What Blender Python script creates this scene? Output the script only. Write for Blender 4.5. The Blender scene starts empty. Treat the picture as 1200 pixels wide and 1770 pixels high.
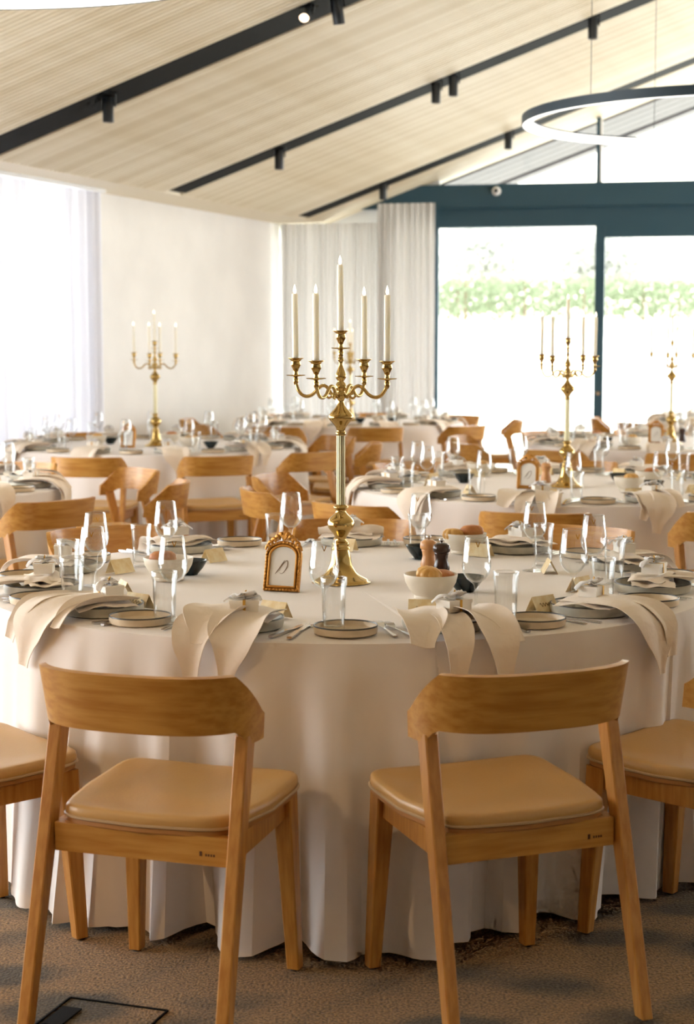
import bpy, math, random
from mathutils import Vector, Matrix
random.seed(7)
R = math.radians
SC = bpy.context.scene
COL = SC.collection

# ------------------------------------------------------------------ camera, world, exposure
CAM_Z = 1.437
cam_d = bpy.data.cameras.new('camera'); cam = bpy.data.objects.new('camera', cam_d); COL.objects.link(cam)
cam.location = (0, 0, CAM_Z); TURN = R(11.5)                                       # the plan below is laid out along the view, then the whole place is turned so the roof slats run square
cam.rotation_euler = (R(90 - 5.5736), 0, TURN)
cam_d.sensor_fit = 'VERTICAL'; cam_d.sensor_height = 36.0; cam_d.lens = 2900.0 / 1770.0 * 36.0
cam_d.clip_start = 0.05; cam_d.clip_end = 1000
cam_d.dof.use_dof = True; cam_d.dof.focus_distance = 4.55; cam_d.dof.aperture_fstop = 4.6
SC.camera = cam

SKY = 9.5
world = bpy.data.worlds.new('overcast_sky'); SC.world = world; world.use_nodes = True
wn = world.node_tree; bg = wn.nodes['Background']
bg.inputs[0].default_value = (0.94, 0.97, 1.0, 1); bg.inputs[1].default_value = SKY

SC.view_settings.view_transform = 'Standard'; SC.view_settings.look = 'None'
SC.view_settings.gamma = 1.0; SC.view_settings.use_curve_mapping = False
SC.view_settings.exposure = 0.15
cy = SC.cycles
cy.use_denoising = True; cy.max_bounces = 6; cy.diffuse_bounces = 4; cy.glossy_bounces = 3
cy.transmission_bounces = 2; cy.transparent_max_bounces = 28; cy.caustics_reflective = False; cy.caustics_refractive = False
cy.sample_clamp_indirect = 6.0; cy.use_adaptive_sampling = True; cy.adaptive_threshold = 0.05; cy.adaptive_min_samples = 12; cy.use_light_tree = False; cy.light_sampling_threshold = 0.03

WARM = (1.0, 0.76, 0.50)
SPOT_W = 30.0; SPOT_NEAR_W = 230.0; WARM_NEAR = (1.0, 0.65, 0.33)

# ------------------------------------------------------------------ materials
def lin(r, g, b):
    f = lambda c: (c / 255 / 12.92) if c <= 10 else ((c / 255 + 0.055) / 1.055) ** 2.4
    return (f(r), f(g), f(b), 1)
def mat(name, color, rough=0.6, metal=0.0, noise=None, bump=None, spec=0.5, sheen=0.0, coat=0.0, emit=None):
    m = bpy.data.materials.new(name); m.use_nodes = True
    nt = m.node_tree; b = nt.nodes['Principled BSDF']
    b.inputs['Base Color'].default_value = color; b.inputs['Roughness'].default_value = rough
    b.inputs['Metallic'].default_value = metal; b.inputs['Specular IOR Level'].default_value = spec
    b.inputs['Sheen Weight'].default_value = sheen; b.inputs['Coat Weight'].default_value = coat
    if emit: b.inputs['Emission Color'].default_value = emit[0]; b.inputs['Emission Strength'].default_value = emit[1]
    tc = None
    def tex(scale, detail, stretch):
        nonlocal tc
        if tc is None: tc = nt.nodes.new('ShaderNodeTexCoord')
        mp = nt.nodes.new('ShaderNodeMapping'); mp.inputs['Scale'].default_value = stretch
        nt.links.new(tc.outputs['Object'], mp.inputs[0])
        n = nt.nodes.new('ShaderNodeTexNoise'); n.inputs['Scale'].default_value = scale; n.inputs['Detail'].default_value = detail
        nt.links.new(mp.outputs[0], n.inputs['Vector']); return n
    if noise:
        n = tex(noise[0], noise[3] if len(noise) > 3 else 4, noise[1])
        r = nt.nodes.new('ShaderNodeValToRGB'); c2 = noise[2]
        r.color_ramp.elements[0].color = color; r.color_ramp.elements[1].color = c2
        r.color_ramp.elements[0].position = 0.36; r.color_ramp.elements[1].position = 0.66
        nt.links.new(n.outputs['Fac'], r.inputs[0]); nt.links.new(r.outputs[0], b.inputs['Base Color'])
    if bump:
        n = tex(bump[0], 3, bump[2] if len(bump) > 2 else (1, 1, 1))
        bp = nt.nodes.new('ShaderNodeBump'); bp.inputs['Strength'].default_value = bump[1]; bp.inputs['Distance'].default_value = 0.01
        nt.links.new(n.outputs['Fac'], bp.inputs['Height']); nt.links.new(bp.outputs[0], b.inputs['Normal'])
    return m
def translucent_mat(name, color, trans, bumpscale=None):
    m = bpy.data.materials.new(name); m.use_nodes = True; nt = m.node_tree
    nt.nodes.remove(nt.nodes['Principled BSDF']); out = nt.nodes['Material Output']
    d = nt.nodes.new('ShaderNodeBsdfDiffuse'); t = nt.nodes.new('ShaderNodeBsdfTranslucent'); x = nt.nodes.new('ShaderNodeMixShader')
    d.inputs[0].default_value = color; t.inputs[0].default_value = color; x.inputs[0].default_value = trans
    nt.links.new(d.outputs[0], x.inputs[1]); nt.links.new(t.outputs[0], x.inputs[2]); nt.links.new(x.outputs[0], out.inputs[0])
    return m
def sheer_mat(name, color, trans, clear):
    m = translucent_mat(name, color, trans); nt = m.node_tree; out = nt.nodes['Material Output']
    src = out.inputs[0].links[0].from_socket
    tr = nt.nodes.new('ShaderNodeBsdfTransparent'); x = nt.nodes.new('ShaderNodeMixShader'); x.inputs[0].default_value = clear
    nt.links.new(src, x.inputs[1]); nt.links.new(tr.outputs[0], x.inputs[2]); nt.links.new(x.outputs[0], out.inputs[0])
    return m
def glass_mat(name, tint, ior=1.5, rough=0.0, edge=(0.55, 0.60, 0.62, 1)):
    m = bpy.data.materials.new(name); m.use_nodes = True; nt = m.node_tree
    nt.nodes.remove(nt.nodes['Principled BSDF']); out = nt.nodes['Material Output']
    t = nt.nodes.new('ShaderNodeBsdfTransparent'); g = nt.nodes.new('ShaderNodeBsdfGlossy'); x = nt.nodes.new('ShaderNodeMixShader')
    lw = nt.nodes.new('ShaderNodeLayerWeight'); pw = nt.nodes.new('ShaderNodeMath'); pw.operation = 'POWER'; pw.inputs[1].default_value = 2.6
    f = nt.nodes.new('ShaderNodeMath'); f.operation = 'MULTIPLY_ADD'; f0 = ((ior - 1) / (ior + 1)) ** 2; f.inputs[1].default_value = 0.85; f.inputs[2].default_value = f0
    nt.links.new(lw.outputs['Facing'], pw.inputs[0]); nt.links.new(pw.outputs[0], f.inputs[0])
    p2 = nt.nodes.new('ShaderNodeMath'); p2.operation = 'POWER'; p2.inputs[1].default_value = 3.5
    tm = nt.nodes.new('ShaderNodeMix'); tm.data_type = 'RGBA'; tm.inputs[6].default_value = tint; tm.inputs[7].default_value = edge
    nt.links.new(lw.outputs['Facing'], p2.inputs[0]); nt.links.new(p2.outputs[0], tm.inputs[0]); nt.links.new(tm.outputs[2], t.inputs[0])
    g.inputs['Roughness'].default_value = rough; g.inputs[0].default_value = (1, 1, 1, 1)
    nt.links.new(f.outputs[0], x.inputs[0]); nt.links.new(t.outputs[0], x.inputs[1]); nt.links.new(g.outputs[0], x.inputs[2])
    nt.links.new(x.outputs[0], out.inputs[0]); return m
def emit_mat(name, color, strength):
    m = bpy.data.materials.new(name); m.use_nodes = True; nt = m.node_tree
    nt.nodes.remove(nt.nodes['Principled BSDF']); e = nt.nodes.new('ShaderNodeEmission')
    e.inputs[0].default_value = color; e.inputs[1].default_value = strength
    nt.links.new(e.outputs[0], nt.nodes['Material Output'].inputs[0]); return m

M = {}
M['wood_band'] = mat('oak_band', lin(196, 144, 68), 0.38, noise=(5, (1.2, 9, 14), lin(174, 117, 44), 6), coat=0.15)
M['wood_leg'] = mat('oak_leg', lin(194, 138, 64), 0.42, noise=(6, (14, 14, 1.2), lin(172, 112, 44), 5), coat=0.1)
M['leather'] = mat('tan_leather', lin(194, 152, 92), 0.36, bump=(160, 0.08))
M['piping'] = mat('leather_piping', lin(186, 158, 122), 0.4)
M['ply'] = mat('ply_edge', lin(176, 122, 66), 0.5)
M['rubber'] = mat('glide', lin(60, 50, 42), 0.7)
M['mark'] = mat('burnt_mark', lin(80, 46, 20), 0.7)
M['cloth'] = mat('table_linen', lin(234, 226, 220), 0.85, bump=(7, 0.22, (1, 1, 0.35)), sheen=0.2, spec=0.2)
M['napkin'] = mat('napkin_linen', lin(238, 224, 208), 0.85, bump=(30, 0.35), sheen=0.2, spec=0.2)
M['brass'] = mat('polished_brass', (0.52, 0.36, 0.13, 1), 0.12, 1.0)
M['brass_pale'] = mat('pale_brass', (0.52, 0.46, 0.28, 1), 0.32, 1.0)
M['gold_frame'] = mat('gilded_frame', lin(196, 140, 66), 0.42, 0.75, bump=(90, 0.4))
M['card'] = mat('number_card', lin(232, 228, 222), 0.7)
M['ink'] = mat('brown_ink', lin(120, 92, 66), 0.7)
M['wax'] = mat('ivory_wax', lin(238, 232, 218), 0.45, spec=0.4)
for k_, v_ in (('Subsurface Weight', 0.8), ('Subsurface Scale', 0.03), ('Subsurface Radius', (1.0, 0.9, 0.75))): M['wax'].node_tree.nodes['Principled BSDF'].inputs[k_].default_value = v_
M['flame'] = emit_mat('led_flame', (1.0, 0.88, 0.68, 1), 3.2)
M['glass'] = glass_mat('clear_glass', (0.985, 0.99, 0.99, 1))
M['gold_print'] = mat('gold_print', lin(206, 150, 50), 0.3, 0.8)
M['stoneware'] = mat('stoneware', lin(224, 206, 178), 0.38, noise=(30, (1, 1, 1), lin(212, 194, 166), 3))
M['plate_rim'] = mat('dark_rim', lin(66, 66, 64), 0.35)
M['plate_grey'] = mat('grey_stoneware', lin(196, 190, 174), 0.4, noise=(24, (1, 1, 1), lin(176, 172, 158), 3))
M['bowl'] = mat('cream_bowl', lin(222, 212, 194), 0.42)
M['dark_glaze'] = mat('dark_glaze', lin(26, 40, 44), 0.18)
M['bread'] = mat('bread_crust', lin(214, 160, 80), 0.5, noise=(18, (1, 1, 1), lin(232, 188, 116), 3), bump=(60, 0.3))
M['bread_dark'] = mat('brown_crust', lin(176, 108, 56), 0.6, noise=(18, (1, 1, 1), lin(200, 138, 80), 3), bump=(60, 0.3))
M['butter'] = mat('olive_oil', lin(170, 160, 70), 0.2)
M['mill_dark'] = mat('dark_mill', lin(52, 28, 18), 0.22)
M['mill_light'] = mat('beech_mill', lin(206, 150, 96), 0.35)
M['chrome'] = mat('steel', (0.72, 0.72, 0.72, 1), 0.16, 1.0)
M['favour'] = mat('favour_box', lin(238, 232, 222), 0.6)
M['tulle'] = translucent_mat('white_ribbon', lin(252, 250, 250), 0.25)
M['glass_rim'] = glass_mat('glass_rim', (0.96, 0.97, 0.97, 1), 2.6)
M['gold_foil'] = mat('gold_foil', lin(204, 158, 70), 0.35, 0.7)
M['cardstock'] = mat('gold_cardstock', lin(232, 205, 150), 0.55, noise=(40, (1, 1, 1), lin(244, 228, 190), 3))
M['wall'] = mat('white_plaster', lin(234, 231, 226), 0.8, noise=(1.6, (1, 1, 1), lin(226, 223, 218), 5))
M['ceil_slat'] = mat('pale_timber_slat', lin(240, 230, 208), 0.5, noise=(2.2, (1.4, 1.4, 1.4), lin(230, 217, 190), 3))
def vary(m, lo):
    nt = m.node_tree; b = nt.nodes['Principled BSDF']; src = b.inputs['Base Color'].links[0].from_socket
    oi = nt.nodes.new('ShaderNodeObjectInfo'); rp = nt.nodes.new('ShaderNodeValToRGB'); rp.color_ramp.elements[0].color = lo; rp.color_ramp.elements[1].color = (1, 1, 1, 1)
    mx = nt.nodes.new('ShaderNodeMix'); mx.data_type = 'RGBA'; mx.blend_type = 'MULTIPLY'; mx.inputs[0].default_value = 1.0
    nt.links.new(oi.outputs['Random'], rp.inputs[0]); nt.links.new(src, mx.inputs[6]); nt.links.new(rp.outputs[0], mx.inputs[7]); nt.links.new(mx.outputs[2], b.inputs['Base Color'])
vary(M['ceil_slat'], (0.84, 0.80, 0.71, 1))
M['ceil_gap'] = mat('slat_backing', lin(112, 94, 64), 0.8)
M['ceil_board'] = mat('pale_board', lin(234, 222, 198), 0.6)
M['soffit'] = mat('grey_soffit', lin(118, 115, 115), 0.7)
M['black'] = mat('black_track', lin(9, 11, 12), 0.7, spec=0.15)
M['lampblack'] = mat('black_lamp', lin(30, 36, 42), 0.4)
M['teal'] = mat('dark_teal_steel', lin(38, 72, 88), 0.45)
M['teal_ring'] = mat('slate_ring', lin(40, 58, 70), 0.45)
M['lens'] = emit_mat('warm_lens', (1.0, 0.74, 0.50, 1), 4.0)
M['ring_glow'] = emit_mat('ring_diffuser', (1.0, 0.95, 0.88, 1), 2.4)
M['curtain'] = sheer_mat('sheer_white', lin(226, 226, 232), 0.11, 0.0)
M['curtain2'] = sheer_mat('linen_sheer', lin(222, 219, 216), 0.20, 0.0)
M['pane'] = glass_mat('window_pane', (0.98, 0.985, 0.985, 1), 1.35, edge=(0.9, 0.93, 0.93, 1))
M['white_paint'] = mat('white_paint', lin(232, 232, 232), 0.5)
M['leaf'] = translucent_mat('vine_leaf', lin(118, 128, 102), 0.3)
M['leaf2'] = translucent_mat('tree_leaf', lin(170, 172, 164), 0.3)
M['bark'] = mat('bark', lin(110, 90, 70), 0.9)
M['lawn'] = mat('dry_lawn', lin(212, 210, 200), 0.95, noise=(0.5, (1, 1, 1), lin(196, 196, 182), 4))
M['hillside'] = mat('dry_hill', lin(196, 190, 172), 0.95, noise=(0.03, (1, 1, 1), lin(176, 176, 156), 6))

def carpet():
    m = bpy.data.materials.new('mottled_carpet'); m.use_nodes = True; nt = m.node_tree; b = nt.nodes['Principled BSDF']
    b.inputs['Roughness'].default_value = 0.95; b.inputs['Specular IOR Level'].default_value = 0.1; b.inputs['Sheen Weight'].default_value = 0.15
    tc = nt.nodes.new('ShaderNodeTexCoord')
    mp = nt.nodes.new('ShaderNodeMapping'); mp.inputs['Rotation'].default_value = (0, 0, R(40)); mp.inputs['Scale'].default_value = (1, 1.8, 1)
    nt.links.new(tc.outputs['Object'], mp.inputs[0])
    n1 = nt.nodes.new('ShaderNodeTexVoronoi'); n1.inputs['Scale'].default_value = 3.2; n1.feature = 'SMOOTH_F1'; n1.inputs['Smoothness'].default_value = 0.5
    n2 = nt.nodes.new('ShaderNodeTexNoise'); n2.inputs['Scale'].default_value = 2.3; n2.inputs['Detail'].default_value = 3
    n3 = nt.nodes.new('ShaderNodeTexNoise'); n3.inputs['Scale'].default_value = 150; n3.inputs['Detail'].default_value = 2
    nt.links.new(mp.outputs[0], n1.inputs['Vector']); nt.links.new(mp.outputs[0], n2.inputs['Vector']); nt.links.new(tc.outputs['Object'], n3.inputs['Vector'])
    a = nt.nodes.new('ShaderNodeMath'); a.operation = 'ADD'
    nt.links.new(n1.outputs['Distance'], a.inputs[0]); nt.links.new(n2.outputs['Fac'], a.inputs[1])
    r = nt.nodes.new('ShaderNodeValToRGB'); r.color_ramp.elements[0].position = 0.72; r.color_ramp.elements[1].position = 1.05
    r.color_ramp.elements[0].color = lin(84, 74, 56); r.color_ramp.elements[1].color = lin(146, 116, 76)
    nt.links.new(a.outputs[0], r.inputs[0])
    r3 = nt.nodes.new('ShaderNodeValToRGB'); r3.color_ramp.elements[0].position = 0.3; r3.color_ramp.elements[1].position = 0.7
    r3.color_ramp.elements[0].color = (0.3, 0.3, 0.3, 1); r3.color_ramp.elements[1].color = (1.6, 1.55, 1.5, 1)
    nt.links.new(n3.outputs['Fac'], r3.inputs[0])
    mx = nt.nodes.new('ShaderNodeMix'); mx.data_type = 'RGBA'; mx.blend_type = 'MULTIPLY'; mx.inputs[0].default_value = 1.0
    nt.links.new(r.outputs[0], mx.inputs[6]); nt.links.new(r3.outputs[0], mx.inputs[7]); nt.links.new(mx.outputs[2], b.inputs['Base Color'])
    bp = nt.nodes.new('ShaderNodeBump'); bp.inputs['Strength'].default_value = 0.5; bp.inputs['Distance'].default_value = 0.01
    nt.links.new(n3.outputs['Fac'], bp.inputs['Height']); nt.links.new(bp.outputs[0], b.inputs['Normal'])
    return m
M['carpet'] = carpet()

# ------------------------------------------------------------------ mesh helpers
class MB:
    def __init__(s): s.v = []; s.f = []
    def add(s, vs, fs):
        n = len(s.v); s.v += [tuple(p) for p in vs]; s.f += [tuple(i + n for i in f) for f in fs]; return s
    def hexa(s, p):                                        # 8 corners: bottom 4 ccw, top 4 ccw
        return s.add(p, [(3, 2, 1, 0), (4, 5, 6, 7), (0, 1, 5, 4), (1, 2, 6, 5), (2, 3, 7, 6), (3, 0, 4, 7)])
    def box(s, c, d):
        x, y, z = c; a, b, h = d[0] / 2, d[1] / 2, d[2] / 2
        return s.hexa([(x-a, y-b, z-h), (x+a, y-b, z-h), (x+a, y+b, z-h), (x-a, y+b, z-h), (x-a, y-b, z+h), (x+a, y-b, z+h), (x+a, y+b, z+h), (x-a, y+b, z+h)])
    def taper(s, p0, d0, p1, d1, bev=0.0):                 # tapered bar; chamfered section
        def ring(p, d):
            a, b = d[0] / 2, d[1] / 2; c = bev
            if c <= 0: pts = [(-a, -b), (a, -b), (a, b), (-a, b)]
            else: pts = [(-a+c, -b), (a-c, -b), (a, -b+c), (a, b-c), (a-c, b), (-a+c, b), (-a, b-c), (-a, -b+c)]
            return [(p[0] + q[0], p[1] + q[1], p[2]) for q in pts]
        r0, r1 = ring(p0, d0), ring(p1, d1); n = len(r0)
        return s.add(r0 + r1, [tuple(range(n - 1, -1, -1)), tuple(range(n, 2 * n))] + [(i, (i + 1) % n, n + (i + 1) % n, n + i) for i in range(n)])
    def lathe(s, prof, seg=24, c=(0, 0, 0), rfun=None, sm=0):
        if sm: prof = [(max(p.x, 0), p.y) for p in catmull([(r, z, 0) for r, z in prof], sm)]
        vs = []; fs = []; n = len(prof)
        for k in range(seg):
            a = 2 * math.pi * k / seg; ca, sa = math.cos(a), math.sin(a)
            for (r, z) in prof:
                rr = r * (rfun(a, z) if rfun else 1); vs.append((c[0] + rr * ca, c[1] + rr * sa, c[2] + z))
        for k in range(seg):
            k2 = (k + 1) % seg
            for i in range(n - 1):
                a, b, d, e = k * n + i, k2 * n + i, k2 * n + i + 1, k * n + i + 1
                if prof[i][0] < 1e-6: fs.append((a, d, e))
                elif prof[i + 1][0] < 1e-6: fs.append((a, b, d))
                else: fs.append((a, b, d, e))
        return s.add(vs, fs)
    def tube(s, path, rad, seg=8, cap=True):
        P = [Vector(p) for p in path]; n = len(P); vs = []; fs = []
        rads = rad if isinstance(rad, (list, tuple)) else [rad] * n
        ref = Vector((0, 0, 1)); 
        for i in range(n):
            t = (P[min(i + 1, n - 1)] - P[max(i - 1, 0)]).normalized()
            if abs(t.dot(ref)) > 0.95 and i == 0: ref = Vector((1, 0, 0))
            x = ref - t * ref.dot(t); x.normalize(); ref = x; y = t.cross(x)
            for k in range(seg):
                a = 2 * math.pi * k / seg; vs.append(P[i] + x * (math.cos(a) * rads[i]) + y * (math.sin(a) * rads[i]))
        for i in range(n - 1):
            for k in range(seg):
                k2 = (k + 1) % seg; fs.append((i * seg + k, i * seg + k2, (i + 1) * seg + k2, (i + 1) * seg + k))
        if cap: fs.append(tuple(range(seg - 1, -1, -1))); fs.append(tuple((n - 1) * seg + k for k in range(seg)))
        return s.add(vs, fs)
    def sheet(s, g):
        nu, nv = len(g), len(g[0]); vs = [p for row in g for p in row]
        return s.add(vs, [(i * nv + j, (i + 1) * nv + j, (i + 1) * nv + j + 1, i * nv + j + 1) for i in range(nu - 1) for j in range(nv - 1)])
    def shell(s, g, t):                                    # grid of points -> closed shell of thickness t
        nu, nv = len(g), len(g[0]); G = [[Vector(p) for p in row] for row in g]; A = []; B = []
        for i in range(nu):
            for j in range(nv):
                du = G[min(i+1, nu-1)][j] - G[max(i-1, 0)][j]; dv = G[i][min(j+1, nv-1)] - G[i][max(j-1, 0)]
                n = du.cross(dv)
                n = n.normalized() if n.length > 1e-12 else Vector((0, 0, 1))
                A.append(G[i][j] + n * t / 2); B.append(G[i][j] - n * t / 2)
        N = nu * nv; fs = []
        for i in range(nu - 1):
            for j in range(nv - 1):
                a, b, c, d = i*nv+j, (i+1)*nv+j, (i+1)*nv+j+1, i*nv+j+1
                fs.append((a, b, c, d)); fs.append((N+d, N+c, N+b, N+a))
        rim = [(i, 0) for i in range(nu)] + [(nu-1, j) for j in range(1, nv)] + [(i, nv-1) for i in range(nu-2, -1, -1)] + [(0, j) for j in range(nv-2, 0, -1)]
        for k in range(len(rim)):
            a = rim[k][0]*nv + rim[k][1]; q = rim[(k+1) % len(rim)]; b = q[0]*nv + q[1]
            fs.append((b, a, N+a, N+b))
        return s.add(A + B, fs)
    def mesh(s, name, m, smooth=True, angle=38):
        me = bpy.data.meshes.new(name); me.from_pydata(s.v, [], s.f); me.validate(); me.materials.append(M[m] if isinstance(m, str) else m)
        if smooth and me.polygons:
            me.polygons.foreach_set('use_smooth', [True] * len(me.polygons))
            me.set_sharp_from_angle(angle=R(angle))
        me.update(); return me
    def build(s, name, m, parent=None, loc=None, rz=0, smooth=True, angle=38):
        o = bpy.data.objects.new(name, s.mesh(name, m, smooth, angle)); COL.objects.link(o)
        if parent: o.parent = parent
        if loc: o.location = loc
        if rz: o.rotation_euler = (0, 0, rz)
        return o
def tag(o, label=None, cat=None, group=None, kind=None):
    if label: o['label'] = label
    if cat: o['category'] = cat
    if group: o['group'] = group
    if kind: o['kind'] = kind
    return o
def empty(name, loc=(0, 0, 0), rz=0):
    o = bpy.data.objects.new(name, None); COL.objects.link(o); o.location = loc; o.rotation_euler = (0, 0, rz); o.empty_display_size = 0.05; return o
KIDS = {}
def copy_tree(o, parent=None):
    c = o.copy(); COL.objects.link(c); c.parent = parent
    for ch in o.children[:]: copy_tree(ch, c)
    return c
PROTO = {}
def place(key, loc, rz, label, cat, group=None, tilt=None):
    """first use moves the prototype, later uses copy it"""
    root, used = PROTO[key]
    if used: o = copy_tree(root)
    else: o = root; PROTO[key] = (root, True)
    o.location = loc; o.rotation_euler = (tilt[0] if tilt else 0, tilt[1] if tilt else 0, rz)
    for k in ('group',):
        if k in o: del o[k]
    return tag(o, label, cat, group)
def smoothstep(a, b, x):
    t = max(0, min(1, (x - a) / (b - a))); return t * t * (3 - 2 * t)
def catmull(pts, n=8):
    P = [Vector(p) for p in pts]; out = []
    for i in range(len(P) - 1):
        p0, p1, p2, p3 = P[max(i-1, 0)], P[i], P[i+1], P[min(i+2, len(P)-1)]
        for k in range(n):
            t = k / n
            out.append(0.5 * ((2*p1) + (p2-p0)*t + (2*p0-5*p1+4*p2-p3)*t*t + (-p0+3*p1-3*p2+p3)*t**3))
    out.append(P[-1]); return out

# ------------------------------------------------------------------ room frame
A0 = Vector((-0.751, 19.0, 0.0))                     # back left corner
U = Vector((0.351, 0.9364, 0.0)).normalized()         # along the left wall, away from the camera
WP = Vector((U.y, -U.x, 0))                          # into the room from the left wall
V = Vector((math.cos(R(11.5)), -math.sin(R(11.5)), 0))   # along the back wall, to the right
NB = Vector((-V.y, V.x, 0))                          # outwards through the back wall
ZW = 2.816; STRIP = 0.55; RISE = 0.3693
RIDGE_S = 6.0; ROOM_S = 12.5; NEAR = 30.0            # ridge, right wall (along V) and length (along -U)
P0 = A0 + WP * STRIP + Vector((0, 0, ZW))
CN = (U.cross(Vector((V.x, V.y, RISE)))).normalized()
if CN.z > 0: CN = -CN                                # ceiling normal, facing down
def ceil_pt(al, s, off=0.0): return P0 + U * al + Vector((V.x, V.y, RISE)) * s - CN * off   # off>0: above the ceiling face
def wall_pt(s, z, off=0.0): return Vector((A0.x, A0.y, 0)) + V * s + NB * off + Vector((0, 0, z))
def bar(mb, a, b, axis, w, up, h):                    # box from a to b, width w along axis, height h along up (starting at the line)
    a, b = Vector(a), Vector(b); ax = Vector(axis) * w / 2; u = Vector(up) * h
    return mb.hexa([a-ax, a+ax, b+ax, b-ax, a-ax+u, a+ax+u, b+ax+u, b-ax+u])
def wall_box(mb, s0, s1, z0, z1, o0, o1):
    return mb.hexa([wall_pt(s0, z0, o0), wall_pt(s1, z0, o0), wall_pt(s1, z0, o1), wall_pt(s0, z0, o1),
                    wall_pt(s0, z1, o0), wall_pt(s1, z1, o0), wall_pt(s1, z1, o1), wall_pt(s0, z1, o1)])
def left_pt(t, z, off=0.0): return A0 - U * t + WP * off + Vector((0, 0, z))
def left_box(mb, t0, t1, z0, z1, o0, o1):
    return mb.hexa([left_pt(t0, z0, o0), left_pt(t1, z0, o0), left_pt(t1, z0, o1), left_pt(t0, z0, o1),
                    left_pt(t0, z1, o0), left_pt(t1, z1, o0), left_pt(t1, z1, o1), left_pt(t0, z1, o1)])

# floor
fb = MB(); c = [A0, A0 + V * ROOM_S, A0 + V * ROOM_S - U * NEAR, A0 - U * NEAR]
fb.hexa([p + Vector((0, 0, -0.12)) for p in c[::-1]] + [p for p in c[::-1]])
floor = tag(fb.build('floor', 'carpet', smooth=False), 'mottled brown and olive carpet under the tables', 'floor', kind='structure')
# floor box hatch: thin outline and a dark finger tab set in the carpet
fr = MB()
for a, b in (((-0.615, 3.606), (-0.391, 3.531)), ((-0.391, 3.531), (-0.466, 3.307)), ((-0.466, 3.307), (-0.690, 3.382)), ((-0.690, 3.382), (-0.615, 3.606))):
    a, b = Vector((*a, -0.002)), Vector((*b, -0.002)); d = (b - a).normalized()
    bar(fr, a, b, (-d.y, d.x, 0), 0.0045, (0, 0, 1), 0.005)
hatch = tag(fr.build('floor_hatch', 'black', smooth=False), 'thin dark outline of a carpeted floor box hatch', 'floor hatch')
tb = MB(); bar(tb, (-0.600, 3.545, -0.002), (-0.632, 3.450, -0.002), (0.948, -0.318, 0), 0.045, (0, 0, 1), 0.006); tb.build('finger_tab', 'black', hatch, smooth=False)

# left wall: solid plaster, then glazing, its unseen stretch bare to light the front
w = MB(); left_box(w, 0, 4.55, 0, ZW + 0.05, -0.2, 0.0)
left_box(w, 18.2, NEAR, 0, ZW + 0.05, -0.2, 0.0)
tag(w.build('wall_left', 'wall', smooth=False), 'smooth white plaster wall on the left', 'wall', kind='structure')
wf = empty('window_1', left_pt(4.55, 0)); tag(wf, 'full height left glazing behind the sheer curtain, bare in its unseen near stretch', 'window', kind='structure')
for t in (4.58, 7.5, 10.5, 13.5, 15.8, 18.16):
    m_ = MB(); left_box(m_, t - 0.04, t + 0.04, 0, ZW, -0.14, -0.06); o = m_.build('mullion', 'white_paint', smooth=False); o.parent = wf; o.matrix_parent_inverse = wf.matrix_basis.inverted()
for t0, t1 in ((4.62, 7.46), (7.54, 10.46), (10.54, 13.46), (13.54, 15.76), (15.84, 18.12)):
    m_ = MB(); left_box(m_, t0, t1, 0.0, ZW, -0.105, -0.095); o = m_.build('pane', 'pane', smooth=False); o.parent = wf; o.matrix_parent_inverse = wf.matrix_basis.inverted()
# left sheer curtain
def curtain(name, pa, pb, inward, z0, z1, folds, amp, m, label, seed):
    rnd = random.Random(seed); L = (pb - pa).length; d = (pb - pa) / L; N = int(folds * 10); g = []
    ph = [rnd.uniform(0, 6.28) for _ in range(4)]
    for i in range(N + 1):
        t = i / N; row = []
        for j in range(7):
            v = j / 6; a = amp * (0.75 + 0.35 * v)
            x = 2 * math.pi * folds * t + 0.9 * math.sin(2 * math.pi * folds * t / 5.3 + ph[0]) + 0.6 * math.sin(2 * math.pi * folds * t / 2.7 + ph[1])
            y = a * (math.sin(x) + 0.25 * math.sin(2.1 * x + ph[2])) * (0.75 + 0.25 * math.sin(0.37 * x + ph[3]))
            row.append(pa + d * (L * t) + inward * y + Vector((0, 0, z1 + (z0 - z1) * v)))
        g.append(row)
    o = MB().sheet(g).build(name, m, angle=180); return tag(o, label, 'curtain')
curtain('sheer_curtain', left_pt(4.42, 0, 0.16), left_pt(9.2, 0, 0.16), WP, 0.02, ZW - 0.032, 36, 0.045, 'curtain', 'bright white floor length sheer curtain on the left wall', 3)
tr = MB(); left_box(tr, 4.38, 19.6, ZW - 0.03, ZW + 0.0, 0.12, 0.20); tag(tr.build('curtain_track', 'white_paint', smooth=False), 'white curtain track above the left sheer curtain', 'curtain track')

# back wall: glazing, teal beam, gable glass
B1, B2 = 2.751, 3.21
S_L, S_M, S_R = 1.79, 3.505, 7.0
bm_ = MB(); wall_box(bm_, 0.9, ROOM_S, B1 + 0.21, B2, -0.06, 0.16)
beam = tag(bm_.build('wall_back', 'teal', smooth=False), 'dark teal steel beam above the glass doors', 'beam', kind='structure')
lb = MB(); wall_box(lb, 1.72, ROOM_S, B1, B1 + 0.21, 0.0, 0.14); lb.build('lower_beam', 'teal', beam, smooth=False)
d1 = empty('window_2', wall_pt(S_L, 0)); tag(d1, 'large glass pane left of the teal mullion', 'window', kind='structure')
d2 = empty('door_1', wall_pt(S_M, 0)); tag(d2, 'wide glazed sliding door right of the teal mullion', 'door', kind='structure')
def wpart(parent, name, m, *bx):
    mm = MB()
    for b_ in bx: wall_box(mm, *b_)
    o = mm.build(name, m, smooth=False); o.parent = parent; o.matrix_parent_inverse = parent.matrix_basis.inverted(); return o
wpart(d1, 'frame', 'teal', (S_L - 0.07, S_L + 0.0, 0, B1, 0.02, 0.10)); wpart(d1, 'sill', 'teal', (S_L, S_M, 0, 0.06, 0.02, 0.10))
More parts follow.
